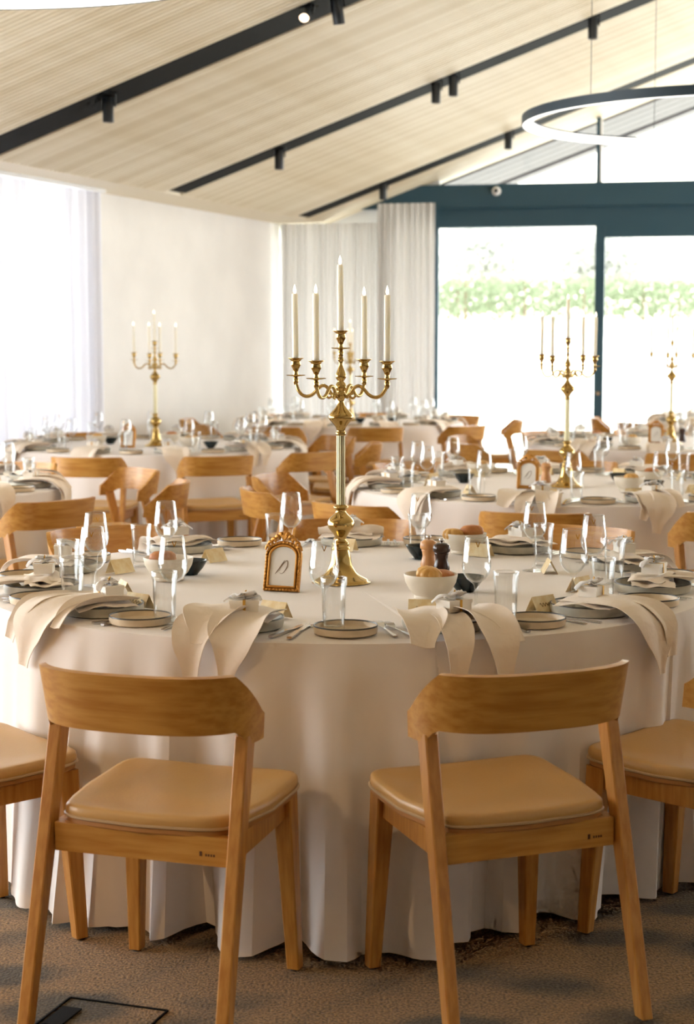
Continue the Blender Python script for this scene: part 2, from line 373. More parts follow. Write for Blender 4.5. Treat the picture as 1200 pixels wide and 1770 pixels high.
wpart(d1, 'pane', 'pane', (S_L, S_M, 0.06, B1, 0.055, 0.065))
wpart(d2, 'frame', 'teal', (S_M, S_M + 0.10, 0, B1, -0.02, 0.12)); wpart(d2, 'frame', 'teal', (S_M + 0.10, S_R, 2.626, B1, 0.0, 0.10))
wpart(d2, 'sill', 'teal', (S_M + 0.10, S_R, 0, 0.07, 0.02, 0.10)); wpart(d2, 'frame', 'teal', (S_R, S_R + 0.1, 0, B1, 0.0, 0.10))
wpart(d2, 'pane', 'pane', (S_M + 0.10, S_R, 0.07, 2.626, 0.055, 0.065))
lk = MB().lathe([(0, 0), (0.022, 0), (0.022, 0.02), (0, 0.02)], 14); o = lk.build('lock', 'chrome', d2); o.location = d2.matrix_basis.inverted() @ wall_pt(S_M + 0.05, 0.95, -0.02); o.rotation_euler = (R(90), 0, R(-11.5))
wpart(d2, 'pane', 'pane', (S_R + 0.1, 10.0, 0.07, B1, 0.055, 0.065)); wpart(d2, 'frame', 'teal', (10.0, 10.1, 0, B1, 0, 0.1)); 
wr = MB(); wall_box(wr, 10.1, ROOM_S, 0, B1, 0, 0.16); wr.build('wall_panel', 'wall', beam, smooth=False)
d3 = empty('window_3', wall_pt(0, 0)); tag(d3, 'glazing behind the corner curtain', 'window', kind='structure')
wpart(d3, 'pane', 'pane', (0.05, S_L - 0.07, 0.05, B1, 0.055, 0.065)); wpart(d3, 'frame', 'white_paint', (0.0, 0.06, 0, ZW, 0.02, 0.1)); wpart(d3, 'frame', 'white_paint', *[(k_ * 0.2, k_ * 0.2 + 0.2, B1, ZW + 0.06 + 0.37 * max(0, k_ * 0.2 - 0.35), 0.02, 0.1) for k_ in range(9)])
gw = empty('window_4', wall_pt(S_M, B2)); tag(gw, 'sloping gable glass above the teal beam', 'window', kind='structure')
def gz(s):                                            # ceiling height on the back wall
    q = A0 + V * s; al_s = (q - Vector((P0.x, P0.y, 0)))
    den = U.x * V.y - U.y * V.x; ss = (U.x * al_s.y - U.y * al_s.x) / den
    if ss > RIDGE_S: ss = 2 * RIDGE_S - ss
    return ZW + RISE * max(ss, 0)
gp = MB(); ss = [1.85 + i * 0.25 for i in range(36)]
gp.sheet([[wall_pt(s, B2, 0.06), wall_pt(s, max(gz(s), B2 + 0.002), 0.06)] for s in ss]); o = gp.build('pane', 'pane', smooth=False); o.parent = gw; o.matrix_parent_inverse = gw.matrix_basis.inverted()
wpart(gw, 'mullion', 'teal', (3.50, 3.54, B2, gz(3.5), 0.03, 0.09)); wpart(gw, 'mullion', 'white_paint', (3.54, 3.56, B2, gz(3.5), 0.03, 0.09)); wpart(gw, 'mullion', 'teal', (6.45, 6.51, B2, gz(6.5), 0.03, 0.09))
cs = MB(); cs.lathe([(0, 0), (0.045, 0), (0.05, 0.03), (0.045, 0.06), (0.03, 0.085), (0, 0.095)], 18)
sen = cs.build('security_camera', 'white_paint', loc=wall_pt(2.44, 3.13, -0.07)); sen.rotation_euler = (R(90), 0, R(-11.5)); tag(sen, 'small round white sensor fixed to the teal beam', 'sensor')
ln = MB().lathe([(0, 0), (0.022, 0.0), (0.02, 0.012), (0, 0.014)], 14).build('lens', 'black', sen); ln.location = (0, 0, 0.09)
# corner curtain: one low stretch under the ceiling and a taller panel by the glass
curtain('corner_curtain', wall_pt(0.06, 0, -0.18), wall_pt(1.30, 0, -0.18), -NB, 0.02, ZW - 0.01, 17, 0.04, 'curtain2', 'grey white gathered curtain in the far corner', 5)
curtain('corner_curtain', wall_pt(1.16, 0, -0.30), wall_pt(1.80, 0, -0.30), -NB, 0.02, 3.0, 9, 0.04, 'curtain2', 'taller white curtain panel beside the glass doors', 6)

# ceiling: flat strip, slats over a backing, black light slots
ce = empty('ceiling', P0); tag(ce, 'sloping ceiling of pale timber slats with black slots', 'ceiling', kind='structure')
def cpart(name, mb, m, smooth=False):
    o = mb.build(name, m, smooth=smooth); o.parent = ce; o.matrix_parent_inverse = ce.matrix_basis.inverted(); return o
def cslab(al0, al1, s0, s1, o0, o1):
    return MB().hexa([ceil_pt(al0, s0, o0), ceil_pt(al0, s1, o0), ceil_pt(al1, s1, o0), ceil_pt(al1, s0, o0), ceil_pt(al0, s0, o1), ceil_pt(al0, s1, o1), ceil_pt(al1, s1, o1), ceil_pt(al1, s0, o1)])
ZV = Vector((0, 0, 1))
st = MB(); q = [left_pt(-0.5, ZW, -0.2), left_pt(-0.5, ZW, STRIP), left_pt(NEAR, ZW, STRIP), left_pt(NEAR, ZW, -0.2)]
st.hexa(q + [p + ZV * 0.06 for p in q]); cpart('flat_board', st, 'ceil_board')
cpart('backing', cslab(-NEAR - 0.5, 0.45, -0.02, RIDGE_S, 0.022, 0.06), 'ceil_gap')
BACK_AL = lambda s: 0.0
SLOTS = [(-6.97, 0.40), (-3.78, 0.29), (-0.76, 0.27), (-10.1, 0.30), (-13.2, 0.30), (-16.3, 0.30), (-19.4, 0.30), (-22.5, 0.30), (-25.6, 0.30)]
PITCH = 0.062; slat0 = None; n_slat = 0
rest = MB(); al = 0.30
while al > -NEAR:
    if not any(abs(al - c_) < w_ / 2 + PITCH * 0.4 for c_, w_ in SLOTS):
        if al > -9.9:
            if slat0 is None:
                slat0 = cpart('slat', cslab(al - 0.0225, al + 0.0225, 0.0, RIDGE_S, 0.0, 0.024), 'ceil_slat'); al_first = al
            else:
                o = slat0.copy(); COL.objects.link(o); o.location = slat0.location + U * (al - al_first)
        else:
            break
    al -= PITCH
cpart('plain_boarding', cslab(-NEAR - 0.5, al - 0.03, 0.0, RIDGE_S, 0.003, 0.021), 'ceil_slat')
for c_, w_ in SLOTS:
    cpart('light_slot', cslab(c_ - w_ / 2, c_ + w_ / 2, 0.05, RIDGE_S - 0.05, 0.001, 0.03), 'black')
# right slope of the roof, outside the frame, and the soffit outside the gable
ridge0, ridge1 = ceil_pt(0.45, RIDGE_S), ceil_pt(-NEAR - 0.5, RIDGE_S)
VR = Vector((V.x, V.y, -RISE)); L2 = ROOM_S - RIDGE_S
q = [ridge0, ridge1, ridge1 + VR * L2, ridge0 + VR * L2]
cpart('right_slope', MB().hexa(q + [p + ZV * 0.06 for p in q]), 'ceil_slat')
sf = empty('roof_soffit', ceil_pt(0.5, 0)); tag(sf, 'grey soffit of the roof overhang outside the gable glass', 'soffit', kind='structure')
for k in range(5):
    a0 = 0.46 + k * 0.29; b = cslab(a0, a0 + 0.27, -0.8, RIDGE_S, 0.0 if k < 4 else -0.03, 0.06); o = b.build('soffit_board', 'soffit', smooth=False); o.parent = sf; o.matrix_parent_inverse = sf.matrix_basis.inverted()
r0 = ceil_pt(0.46, RIDGE_S); r1 = ceil_pt(1.9, RIDGE_S); q = [r0, r1, r1 + VR * L2, r0 + VR * L2]
o = MB().hexa(q + [p + ZV * 0.06 for p in q]).build('soffit_slope', 'soffit', smooth=False); o.parent = sf; o.matrix_parent_inverse = sf.matrix_basis.inverted()
# wall behind the camera, and the unseen right side, open between posts for daylight
wb = MB(); p0_, p1_ = A0 - U * NEAR, A0 - U * NEAR + V * ROOM_S
bar(wb, p0_, p1_, U, 0.2, ZV, 5.1); tag(wb.build('wall_front', 'wall', smooth=False), 'white wall behind the photographer', 'wall', kind='structure')
rw = empty('right_opening', A0 + V * ROOM_S); tag(rw, 'unseen right side of the room left open between teal posts', 'window', kind='structure')
wrt = MB(); bar(wrt, A0 + V * ROOM_S - U * 9.0, A0 + V * ROOM_S - U * NEAR, V, 0.2, ZV, 2.9); tag(wrt.build('wall_right', 'wall', smooth=False), 'white wall on the right side of the room', 'wall', kind='structure')
for k in range(4):
    p_ = A0 + V * ROOM_S - U * (k * 3.0); m_ = MB(); bar(m_, p_ - U * 0.06, p_ + U * 0.06, V, 0.12, ZV, 2.75); o = m_.build('post', 'teal', smooth=False); o.parent = rw; o.matrix_parent_inverse = rw.matrix_basis.inverted()

# ------------------------------------------------------------------ ceiling spot lamps
def spot_proto():
    r = empty('spot_lamp')
    MB().lathe([(0.033, -0.150), (0.033, -0.172), (0.040, -0.172), (0.040, -0.01), (0.034, 0.0), (0, 0)], 20).build('lamp_body', 'lampblack', r)
    MB().lathe([(0, -0.160), (0.033, -0.160)], 18).build('lens', 'lens', r)
    mb = MB(); mb.box((0.05, 0, 0.0), (0.012, 0.03, 0.13)); mb.box((0.05, 0, 0.065), (0.06, 0.03, 0.02)); mb.build('bracket', 'lampblack', r, smooth=False)
    return r
PROTO['spot'] = (spot_proto(), False)
SPOTL = bpy.data.lights.new('spot_beam', 'SPOT'); SPOTL.energy = SPOT_W; SPOTL.color = WARM; SPOTL.spot_size = R(92); SPOTL.spot_blend = 0.7; SPOTL.shadow_soft_size = 0.04
SPOTN = SPOTL.copy(); SPOTN.energy = SPOT_NEAR_W; SPOTN.color = WARM_NEAR
def add_spot(al, s, label, tilt=(0, 0), rz=0, off=0.0, data=None):
    p = ceil_pt(al, s, off); o = place('spot', p, rz, label, 'spot lamp', 'black spot lamps on the ceiling', tilt)
    if data is None: return
    l = bpy.data.objects.new('spot_light', data); COL.objects.link(l); l.parent = o; l.location = (0, 0, -0.18)
SP = [(-7.00, 1.03, 'black spot lamp at the left end of the nearest ceiling slot', (0, 0.0)),
      (-7.10, 2.50, 'lit spot lamp glowing warm at the top of the picture', (-0.95, 0.10)),
      (-7.03, 2.68, 'unlit looking spot lamp beside the glowing one', (0.25, -0.15)),
      (-3.80, 0.99, 'black spot lamp near the low end of the middle slot', (0, 0)),
      (-3.88, 2.41, 'left of the paired spot lamps on the middle slot', (0, 0)),
      (-3.88, 2.56, 'right of the paired spot lamps on the middle slot', (0, 0)),
      (-3.88, 3.74, 'black spot lamp at the upper end of the middle slot', (0, 0)),
      (-0.85, 0.93, 'black spot lamp on the farthest slot above the curtain', (0, 0)),
      (-0.88, 2.25, 'small warm spot lamp on the farthest slot beside the ring', (0, 0))]
for i, (al, s, lab, t) in enumerate(SP): add_spot(al, s, lab, t, data=SPOTL if i in (1, 3) else None)
for i, (al, s) in enumerate([(-10.1, 1.4), (-10.1, 3.2), (-10.1, 5.0), (-13.2, 1.2), (-13.2, 3.0), (-13.2, 4.8), (-19.4, 1.6), (-19.4, 3.4), (-19.4, 5.2), (-22.5, 1.4), (-22.5, 3.0), (-22.5, 4.6)]):
    add_spot(al, s, f"{('left', 'middle', 'right')[i % 3]} black spot lamp in the {('first', 'second', 'third', 'fourth')[i // 3]} ceiling row nearer than the picture", (R(35) if al < -19 else 0, 0), rz=R(-8), data=SPOTN if al < -19 and i % 3 != 2 else SPOTL if i == 1 else None)

# ------------------------------------------------------------------ ring pendants
def ring_lamp(c, rad, label, top):
    r = empty('ring_pendant', c); tag(r, label, 'pendant lamp', 'ring pendants')
    h = 0.055; w = 0.05
    MB().lathe([(rad - w, h), (rad, h), (rad, 0), (rad - 0.006, 0), (rad - 0.006, h - 0.008), (rad - w, h - 0.008), (rad - w, h)], 128).build('ring_body', 'teal_ring', r)
    MB().lathe([(rad - w, h - 0.009), (rad - w, 0.002), (rad - 0.007, 0.002)], 128).build('diffuser', 'ring_glow', r, angle=180)
    for k in range(3):
        a = R(100 + 120 * k); MB().tube([((rad-0.02)*math.cos(a), (rad-0.02)*math.sin(a), h), ((rad-0.02)*math.cos(a), (rad-0.02)*math.sin(a), top - c[2])], 0.0018, 6).build('cable', 'lampblack', r)
ring_lamp((2.25, 10.2, 2.775), 1.2, 'large slate ring pendant with glowing underside at the right', 4.05)
ring_lamp((-1.42, 5.70, 2.818), 1.35, 'ring pendant cut off at the top left corner', 3.5)

# ------------------------------------------------------------------ exterior
def gz_ext(y):
    y -= 17.0
    if y < 40: return -0.06 + 2.0 * (max(y, 0) / 40) ** 1.3
    return 1.94 + (y - 40) * 0.03 + 0.00075 * (y - 40) ** 2
ys = [15 + 2.2 * i for i in range(20)] + [60 + 6 * i for i in range(50)]; xs = [-70 + 8 * i for i in range(24)]
rg = random.Random(4)
def bump_h(x, y): return (0.8 * math.sin(x * 0.05 + y * 0.03) + 0.5 * math.sin(x * 0.11 - y * 0.05)) * smoothstep(70, 130, y) * 2.0
def out_y(x, y): return max(y, A0.y + 0.22 + (x - A0.x) * math.tan(R(-11.5))) if y < 19.5 else y
g = MB().sheet([[(x, out_y(x, y), gz_ext(y) + bump_h(x, y)) for y in ys[:22]] for x in xs])
tag(g.build('lawn', 'lawn', angle=180), 'pale sunlit ground outside the glass doors', 'ground', kind='structure')
g = MB().sheet([[(x, y, gz_ext(y) + bump_h(x, y)) for y in ys[21:]] for x in xs])
tag(g.build('hillside', 'hillside', angle=180), 'pale dry hillside beyond the vineyard', 'hillside', kind='structure')
def leaf_cloud(mb, rnd, n, fn, size):
    for _ in range(n):
        p = Vector(fn(rnd)); a = Vector((rnd.uniform(-1, 1), rnd.uniform(-1, 1), rnd.uniform(-1, 1))).normalized(); b = a.orthogonal().normalized(); k = size * rnd.uniform(0.6, 1.3)
        c_ = a.cross(b); mb.add([p - a*k, p + b*k*0.6 + c_*k*0.15, p + a*k, p - b*k*0.6 + c_*k*0.15], [(0, 1, 2, 3)])
for k, (y, nm) in enumerate(((57, 'nearest row of green grapevines outside the glass doors'), (61, 'second row of green grapevines behind the nearest row'), (66, 'farthest row of grapevines below the hillside'))):
    rnd = random.Random(20 + k); r = empty('vine_row', (9, y, gz_ext(y))); tag(r, nm, 'grapevine row', 'vineyard rows')
    mb = MB(); leaf_cloud(mb, rnd, 3000, lambda q: (q.uniform(-9, 9), q.gauss(0, 0.28), 0.45 + 1.35 * q.random() ** 0.8 + 0.12 * math.sin(q.random() * 20)), 0.11); mb.build('foliage', 'leaf', r, smooth=False)
    for i in range(10): MB().lathe([(0, 0), (0.04, 0), (0.035, 1.75), (0, 1.75)], 8).build('post', 'bark', r, (-9 + 2 * i, 0, 0))
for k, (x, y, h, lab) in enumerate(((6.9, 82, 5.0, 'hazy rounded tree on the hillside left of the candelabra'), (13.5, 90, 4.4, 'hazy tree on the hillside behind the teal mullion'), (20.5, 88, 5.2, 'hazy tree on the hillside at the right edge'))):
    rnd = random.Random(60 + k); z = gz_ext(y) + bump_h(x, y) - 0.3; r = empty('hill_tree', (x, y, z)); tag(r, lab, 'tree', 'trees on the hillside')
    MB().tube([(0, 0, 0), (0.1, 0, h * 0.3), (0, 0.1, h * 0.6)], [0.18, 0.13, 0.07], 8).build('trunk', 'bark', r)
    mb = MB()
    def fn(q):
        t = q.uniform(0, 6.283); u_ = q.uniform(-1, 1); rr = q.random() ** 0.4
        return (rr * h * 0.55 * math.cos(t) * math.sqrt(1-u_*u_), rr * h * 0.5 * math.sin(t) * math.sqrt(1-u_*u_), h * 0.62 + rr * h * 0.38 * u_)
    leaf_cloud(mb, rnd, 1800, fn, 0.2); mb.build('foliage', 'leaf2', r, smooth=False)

# ------------------------------------------------------------------ dining chair (faces local +Y)
def make_chair():
    r = empty('dining_chair')
    # bent ply backrest
    def plan(t):                                       # t in [-1,1] from left end to right end
        a = (1 - t) / 2 * math.pi; n = 2.7
        x = 0.232 * math.copysign(abs(math.cos(a)) ** (2 / n), math.cos(a)); y = -0.045 - 0.178 * abs(math.sin(a)) ** (2 / n)
        return x, y
    pts = [plan(math.sin(-math.pi/2 + math.pi * k / 400)) for k in range(401)]
    cum = [0]
    for k in range(400): cum.append(cum[-1] + math.dist(pts[k], pts[k+1]))
    N = 44; g = []
    for i in range(N + 1):
        target = cum[-1] * i / N; k = next((q for q in range(401) if cum[q] >= target - 1e-9), 400); x, y = pts[k]
        top = 0.770 - 0.100 * max(0, min(1, (y + 0.150) / 0.100)); bot = 0.648 - 0.034 * smoothstep(-0.150, -0.105, y)
        row = []
        for j in range(9):
            z = bot + (top - bot) * j / 8; row.append((x * (1 + 0.05 * (z - 0.65) / 0.12), y - 0.14 * (z - 0.65), z))
        g.append(row)
    bb = MB().shell(g, 0.015); bb.build('backrest', 'wood_band', r, angle=50)
    for s in (-1, 1):
        MB().taper((s*0.226, -0.255, 0.006), (0.028, 0.034), (s*0.217, -0.098, 0.632), (0.030, 0.046), 0.003).build('leg', 'wood_leg', r, angle=20)
        MB().taper((s*0.202, 0.238, 0.006), (0.030, 0.032), (s*0.188, 0.212, 0.425), (0.044, 0.052), 0.003).build('leg', 'wood_leg', r, angle=20)
    for k, ch in enumerate(list(r.children)):
        if ch.name.startswith('leg'):
            z0 = ch.data.vertices[0].co; xs_ = [v.co for v in ch.data.vertices if v.co.z < 0.01]; cx = sum(v.x for v in xs_) / len(xs_); cyy = sum(v.y for v in xs_) / len(xs_)
            MB().lathe([(0, 0), (0.011, 0), (0.011, 0.007), (0, 0.007)], 10, (cx, cyy, 0)).build('foot_glide', 'rubber', ch)
    # aprons
    MB().box((0, -0.148, 0.392), (0.402, 0.022, 0.062)).build('apron', 'wood_band', r, smooth=False)
    MB().box((0, 0.222, 0.395), (0.336, 0.020, 0.050)).build('apron', 'wood_band', r, smooth=False)
    for s in (-1, 1):
        MB().hexa([(s*0.205-0.01, -0.135, 0.37), (s*0.205+0.01, -0.135, 0.37), (s*0.186+0.01, 0.20, 0.37), (s*0.186-0.01, 0.20, 0.37), (s*0.205-0.01, -0.135, 0.42), (s*0.205+0.01, -0.135, 0.42), (s*0.186+0.01, 0.20, 0.42), (s*0.186-0.01, 0.20, 0.42)]).build('apron', 'wood_leg', r, smooth=False)
    mk = MB(); mk.box((0.140, -0.1592, 0.386), (0.006, 0.0008, 0.010))
    for q in range(4): mk.box((0.152 + q * 0.006, -0.1592, 0.384), (0.0035, 0.0008, 0.005))
    mk.build('stamped_mark', 'mark', r, smooth=False)
    # seat
    def outline(a, k=1.0):
        n = 9.0; ca, sa = math.cos(a), math.sin(a)
        x = math.copysign(abs(ca) ** (2 / n), ca); y = math.copysign(abs(sa) ** (2 / n), sa)
        yy = 0.035 + 0.213 * y if y > 0 else 0.035 + 0.185 * y
        hw = 0.199 + 0.027 * smoothstep(-0.12, 0.0, yy)
        yy += -0.022 * (1 - x * x) if y < -0.3 else 0
        return (x * hw * k, 0.03 + (yy - 0.03) * k)
    def pad(prof, dish):
        mb = MB(); S = 56; vs = []; fs = []
        for (k, z) in prof:
            for q in range(S):
                x, y = outline(2 * math.pi * q / S, k)
                vs.append((x, y, z + dish * ((y / 0.22) ** 2 * 0.010 + (x / 0.2) ** 2 * 0.004) * k))
        n = len(prof)
        for i in range(n - 1):
            for q in range(S): fs.append((i*S+q, i*S+(q+1) % S, (i+1)*S+(q+1) % S, (i+1)*S+q))
        fs.append(tuple(range(S-1, -1, -1))); vs.append((0, 0.03, prof[-1][1])); c_ = len(vs) - 1
        for q in range(S): fs.append(((n-1)*S+q, (n-1)*S+(q+1) % S, c_))
        return mb.add(vs, fs)
    sp = pad([(0.98, 0.426), (0.997, 0.430), (1.0, 0.438), (0.993, 0.447), (0.975, 0.4525), (0.93, 0.455), (0.8, 0.4535), (0.55, 0.449), (0.3, 0.446)], 1.3).build('seat_pad', 'leather', r, angle=60)
    pp = [outline(2 * math.pi * q / 56, 1.0) for q in range(57)]
    MB().tube([(x, y, 0.430 + (y / 0.22) ** 2 * 0.010 + (x / 0.2) ** 2 * 0.004) for x, y in pp], 0.0035, 6, False).build('piping', 'piping', sp)
    pad([(0.97, 0.413), (0.985, 0.416), (0.985, 0.425), (0.95, 0.427)], 1.0).build('seat_board', 'ply', r, angle=40)
    return r
PROTO['chair'] = (make_chair(), False)

# ------------------------------------------------------------------ candelabrum and candles
def make_candelabra():
    r = empty('candelabrum')
    MB().lathe([(0, 0), (0.081, 0), (0.082, 0.004), (0.079, 0.009), (0.069, 0.014), (0.052, 0.024), (0.038, 0.042), (0.032, 0.060), (0.029, 0.078), (0.0245, 0.095), (0.024, 0.097)], 40, sm=3).build('base', 'brass', r, angle=60)
    MB().lathe([(0.024, 0.096), (0.027, 0.100), (0.0235, 0.106), (0.0245, 0.112), (0.0235, 0.118), (0.018, 0.122), (0.0155, 0.129), (0.018, 0.136), (0.025, 0.146), (0.034, 0.157), (0.039, 0.166), (0.040, 0.173), (0.0385, 0.181), (0.034, 0.189), (0.025, 0.197), (0.0175, 0.205), (0.0155, 0.210), (0.016, 0.215), (0.021, 0.2195), (0.022, 0.2225), (0.020, 0.226), (0.014, 0.230)], 36, sm=3).build('lower_knop', 'brass', r, angle=70)
    MB().lathe([(0.0128, 0.228), (0.0128, 0.435)], 96, rfun=lambda a, z: 1 - 0.16 * (0.5 + 0.5 * math.cos(14 * a)) ** 2).build('fluted_column', 'brass_pale', r, angle=80)
    MB().lathe([(0.0125, 0.432), (0.0148, 0.436), (0.0145, 0.441), (0.012, 0.445), (0.0135, 0.452), (0.0175, 0.460), (0.026, 0.470), (0.034, 0.479), (0.0362, 0.485), (0.0355, 0.490), (0.0325, 0.4955), (0.026, 0.503), (0.0175, 0.512), (0.0115, 0.521), (0.009, 0.533), (0.013, 0.541), (0.017, 0.550), (0.012, 0.561), (0.017, 0.571), (0.014, 0.583), (0.009, 0.590), (0.0135, 0.597), (0.016, 0.604), (0.0145, 0.612), (0.009, 0.626), (0.0062, 0.636), (0.0062, 0.646), (0.0095, 0.654), (0.006, 0.661), (0.006, 0.678)], 32, sm=3).build('upper_stem', 'brass', r, angle=70)
    cup = [(0.0045, -0.078), (0.0075, -0.070), (0.0085, -0.062), (0.0055, -0.056), (0.008, -0.053), (0.0275, -0.0505), (0.0285, -0.0485), (0.0275, -0.048), (0.008, -0.049), (0.0062, -0.040), (0.0085, -0.033), (0.0150, -0.020), (0.0155, -0.016), (0.0130, -0.009), (0.0165, -0.004), (0.0235, 0.0), (0.0235, 0.0012), (0.015, -0.001), (0.0105, -0.006), (0.0105, -0.02), (0, -0.02)]
    MB().lathe(cup, 24, (0, 0, 0.7355)).build('candle_cup', 'brass', r, angle=60)
    for k, (a, dz) in enumerate(((152.5, 0.004), (242.5, -0.002), (332.5, -0.004), (62.5, 0.0))):
        a = R(a); ca, sa = math.cos(a), math.sin(a)
        prof = [(0.008, 0.549), (0.022, 0.546), (0.033, 0.556), (0.044, 0.571), (0.058, 0.577), (0.073, 0.570), (0.090, 0.553), (0.108, 0.545), (0.127, 0.548), (0.141, 0.562), (0.149, 0.580 + dz)]
        ar = MB().tube(catmull([(p[0]*ca, p[0]*sa, p[1]) for p in prof], 4), [0.0052] * 40 + [0.0045], 10).build('arm', 'brass', r, angle=80)
        sc = [(0.030, 0.545), (0.040, 0.541), (0.047, 0.548), (0.043, 0.556), (0.036, 0.553)]
        MB().tube(catmull([(p[0]*ca, p[0]*sa, p[1]) for p in sc], 5), 0.0035, 8).build('scroll', 'brass', ar, angle=80)
        MB().lathe(cup, 24, (0.150*ca, 0.150*sa, 0.652 + dz)).build('candle_cup', 'brass', r, angle=60)
    return r
PROTO['candelabra'] = (make_candelabra(), False)
def make_candle():
    r = empty('taper_candle')
    MB().lathe([(0, 0), (0.0098, 0), (0.0092, 0.205), (0.0075, 0.2085), (0, 0.2085)], 18).build('wax', 'wax', r, angle=60)
    MB().lathe([(0, 0.2085), (0.0035, 0.211), (0.0048, 0.2165), (0.0038, 0.224), (0.0018, 0.231), (0, 0.236)], 12).build('flame', 'flame', r, angle=80)
    return r
PROTO['candle'] = (make_candle(), False)
CUPS = [((0, 0), 0.7175, 'centre'), ((152.5, 0.004), 0, 'outer left'), ((242.5, -0.002), 0, 'front left'), ((332.5, -0.004), 0, 'outer right'), ((62.5, 0.0), 0, 'rear right')]
def candelabra(x, y, z, rz, where, phrase):
    place('candelabra', (x, y, z), rz, 'tall brass five armed candelabrum ' + where, 'candelabrum', 'brass candelabra')
    rows = []
    for (a, dz), zc, nm in CUPS:
        if zc: p = (x, y, z + zc)
        else:
            t = R(a) + rz; p = (x + 0.150 * math.cos(t), y + 0.150 * math.sin(t), z + 0.652 + dz - 0.0195)
        rows.append((p, zc > 0))
    out = sorted([p for p, m_ in rows if not m_], key=lambda p: p[0] / p[1])
    names = ['leftmost', 'second from left', 'second from right', 'rightmost']
    for p, m_ in rows:
        nm = 'tallest central' if m_ else names[out.index(p)]
        place('candle', p, 0, f'{nm} ivory taper candle on the candelabrum {phrase}', 'candle', 'taper candles', tilt=(random.uniform(-.012, .012), random.uniform(-.014, .014)))

# ------------------------------------------------------------------ table number frame
def make_frame():
    r = empty('table_number_frame')
    def arch(hw, zs, rise, z0, n=14):
        pts = [(-hw, z0), (-hw, zs)]
        for k in range(1, n): a = math.pi * k / n; pts.append((-hw * math.cos(a), zs + rise * math.sin(a)))
        return pts + [(hw, zs), (hw, z0)]
    def plate(pts, y0, y1):
        n = len(pts); mb = MB(); mb.add([(x, y0, z) for x, z in pts] + [(x, y1, z) for x, z in pts], [tuple(range(n)), tuple(range(2*n-1, n-1, -1))] + [(i, i + n, (i+1) % n + n, (i+1) % n) for i in range(n)]); return mb
    plate(arch(0.053, 0.103, 0.038, 0.0), 0.0, 0.009).build('backboard', 'gold_frame', r, smooth=False)
    cd = plate(arch(0.038, 0.100, 0.028, 0.015), -0.0015, 0.0).build('card', 'card', r, smooth=False)
    nb = MB(); yy = -0.0022
    nb.tube(catmull([(-0.021, yy, 0.049), (-0.008, yy, 0.068), (0.0045, yy, 0.088)], 6), [0.0004 + 0.0006 * math.sin(math.pi * i / 12) for i in range(13)], 6)
    nb.tube(catmull([(-0.010, yy, 0.058), (0.0, yy, 0.076), (0.010, yy, 0.087), (0.0145, yy, 0.084), (0.013, yy, 0.070), (0.004, yy, 0.054), (-0.004, yy, 0.050), (-0.008, yy, 0.053)], 6), [0.0003 + 0.0007 * math.sin(math.pi * i / 42) ** 2 for i in range(43)], 6)
    nb.build('numeral', 'ink', cd)
    pth = arch(0.0405, 0.100, 0.030, 0.0125); loop = [(x, -0.004, z) for x, z in pth]; loop.append(loop[0])
    MB().tube(loop, 0.0038, 8, False).build('inner_moulding', 'gold_frame', r, angle=60)
    pth = arch(0.050, 0.103, 0.036, 0.004); loop = [(x, -0.002, z) for x, z in pth] + [(-0.05, -0.002, 0.004)]
    MB().tube(loop, 0.0045, 8, False).build('outer_moulding', 'gold_frame', r, angle=60)
    bd = MB(); P_ = [Vector(p) for p in loop]; acc = []
    for a, b in zip(P_, P_[1:]):
        n = max(1, int((b - a).length / 0.0095))
        acc += [a.lerp(b, k / n) for k in range(n)]
    for p in acc: bd.lathe([(0, -0.0038), (0.0034, -0.0018), (0.0034, 0.0018), (0, 0.0038)], 6, (p.x, p.y - 0.0035, p.z))
    o = bd.build('bead_trim', 'gold_frame', r, angle=80)
    cr = MB()
    for s in (-1, 1):
        for q, (x, z, rr) in enumerate(((0.046, 0.122, .0075), (0.040, 0.133, .008), (0.030, 0.142, .0085), (0.019, 0.150, .009), (0.009, 0.157, .009))):
            cr.tube(catmull([(s*(x+0.009), -0.003, z-0.006), (s*(x+0.004), -0.006, z+0.006), (s*(x-0.004), -0.006, z+0.004), (s*(x-0.003), -0.005, z-0.004)], 4), [rr*0.3 + rr*0.35*math.sin(math.pi*i/12) for i in range(13)], 7)
    for a in (-40, -20, 0, 20, 40): cr.tube([(0, -0.004, 0.146), (0.014*math.sin(R(a)), -0.007, 0.146 + 0.016*math.cos(R(a))), (0.022*math.sin(R(a)), -0.005, 0.146 + 0.027*math.cos(R(a)))], [0.003, 0.0042, 0.001], 7)
    cr.build('crown_scrollwork', 'gold_frame', r, angle=70)
    MB().hexa([(-0.012, 0.009, 0.09), (0.012, 0.009, 0.09), (0.016, 0.055, -0.012), (-0.016, 0.055, -0.012), (-0.012, 0.012, 0.09), (0.012, 0.012, 0.09), (0.016, 0.058, -0.010), (-0.016, 0.058, -0.010)]).build('easel_back', 'black', r, smooth=False)
    return r
PROTO['frame'] = (make_frame(), False)

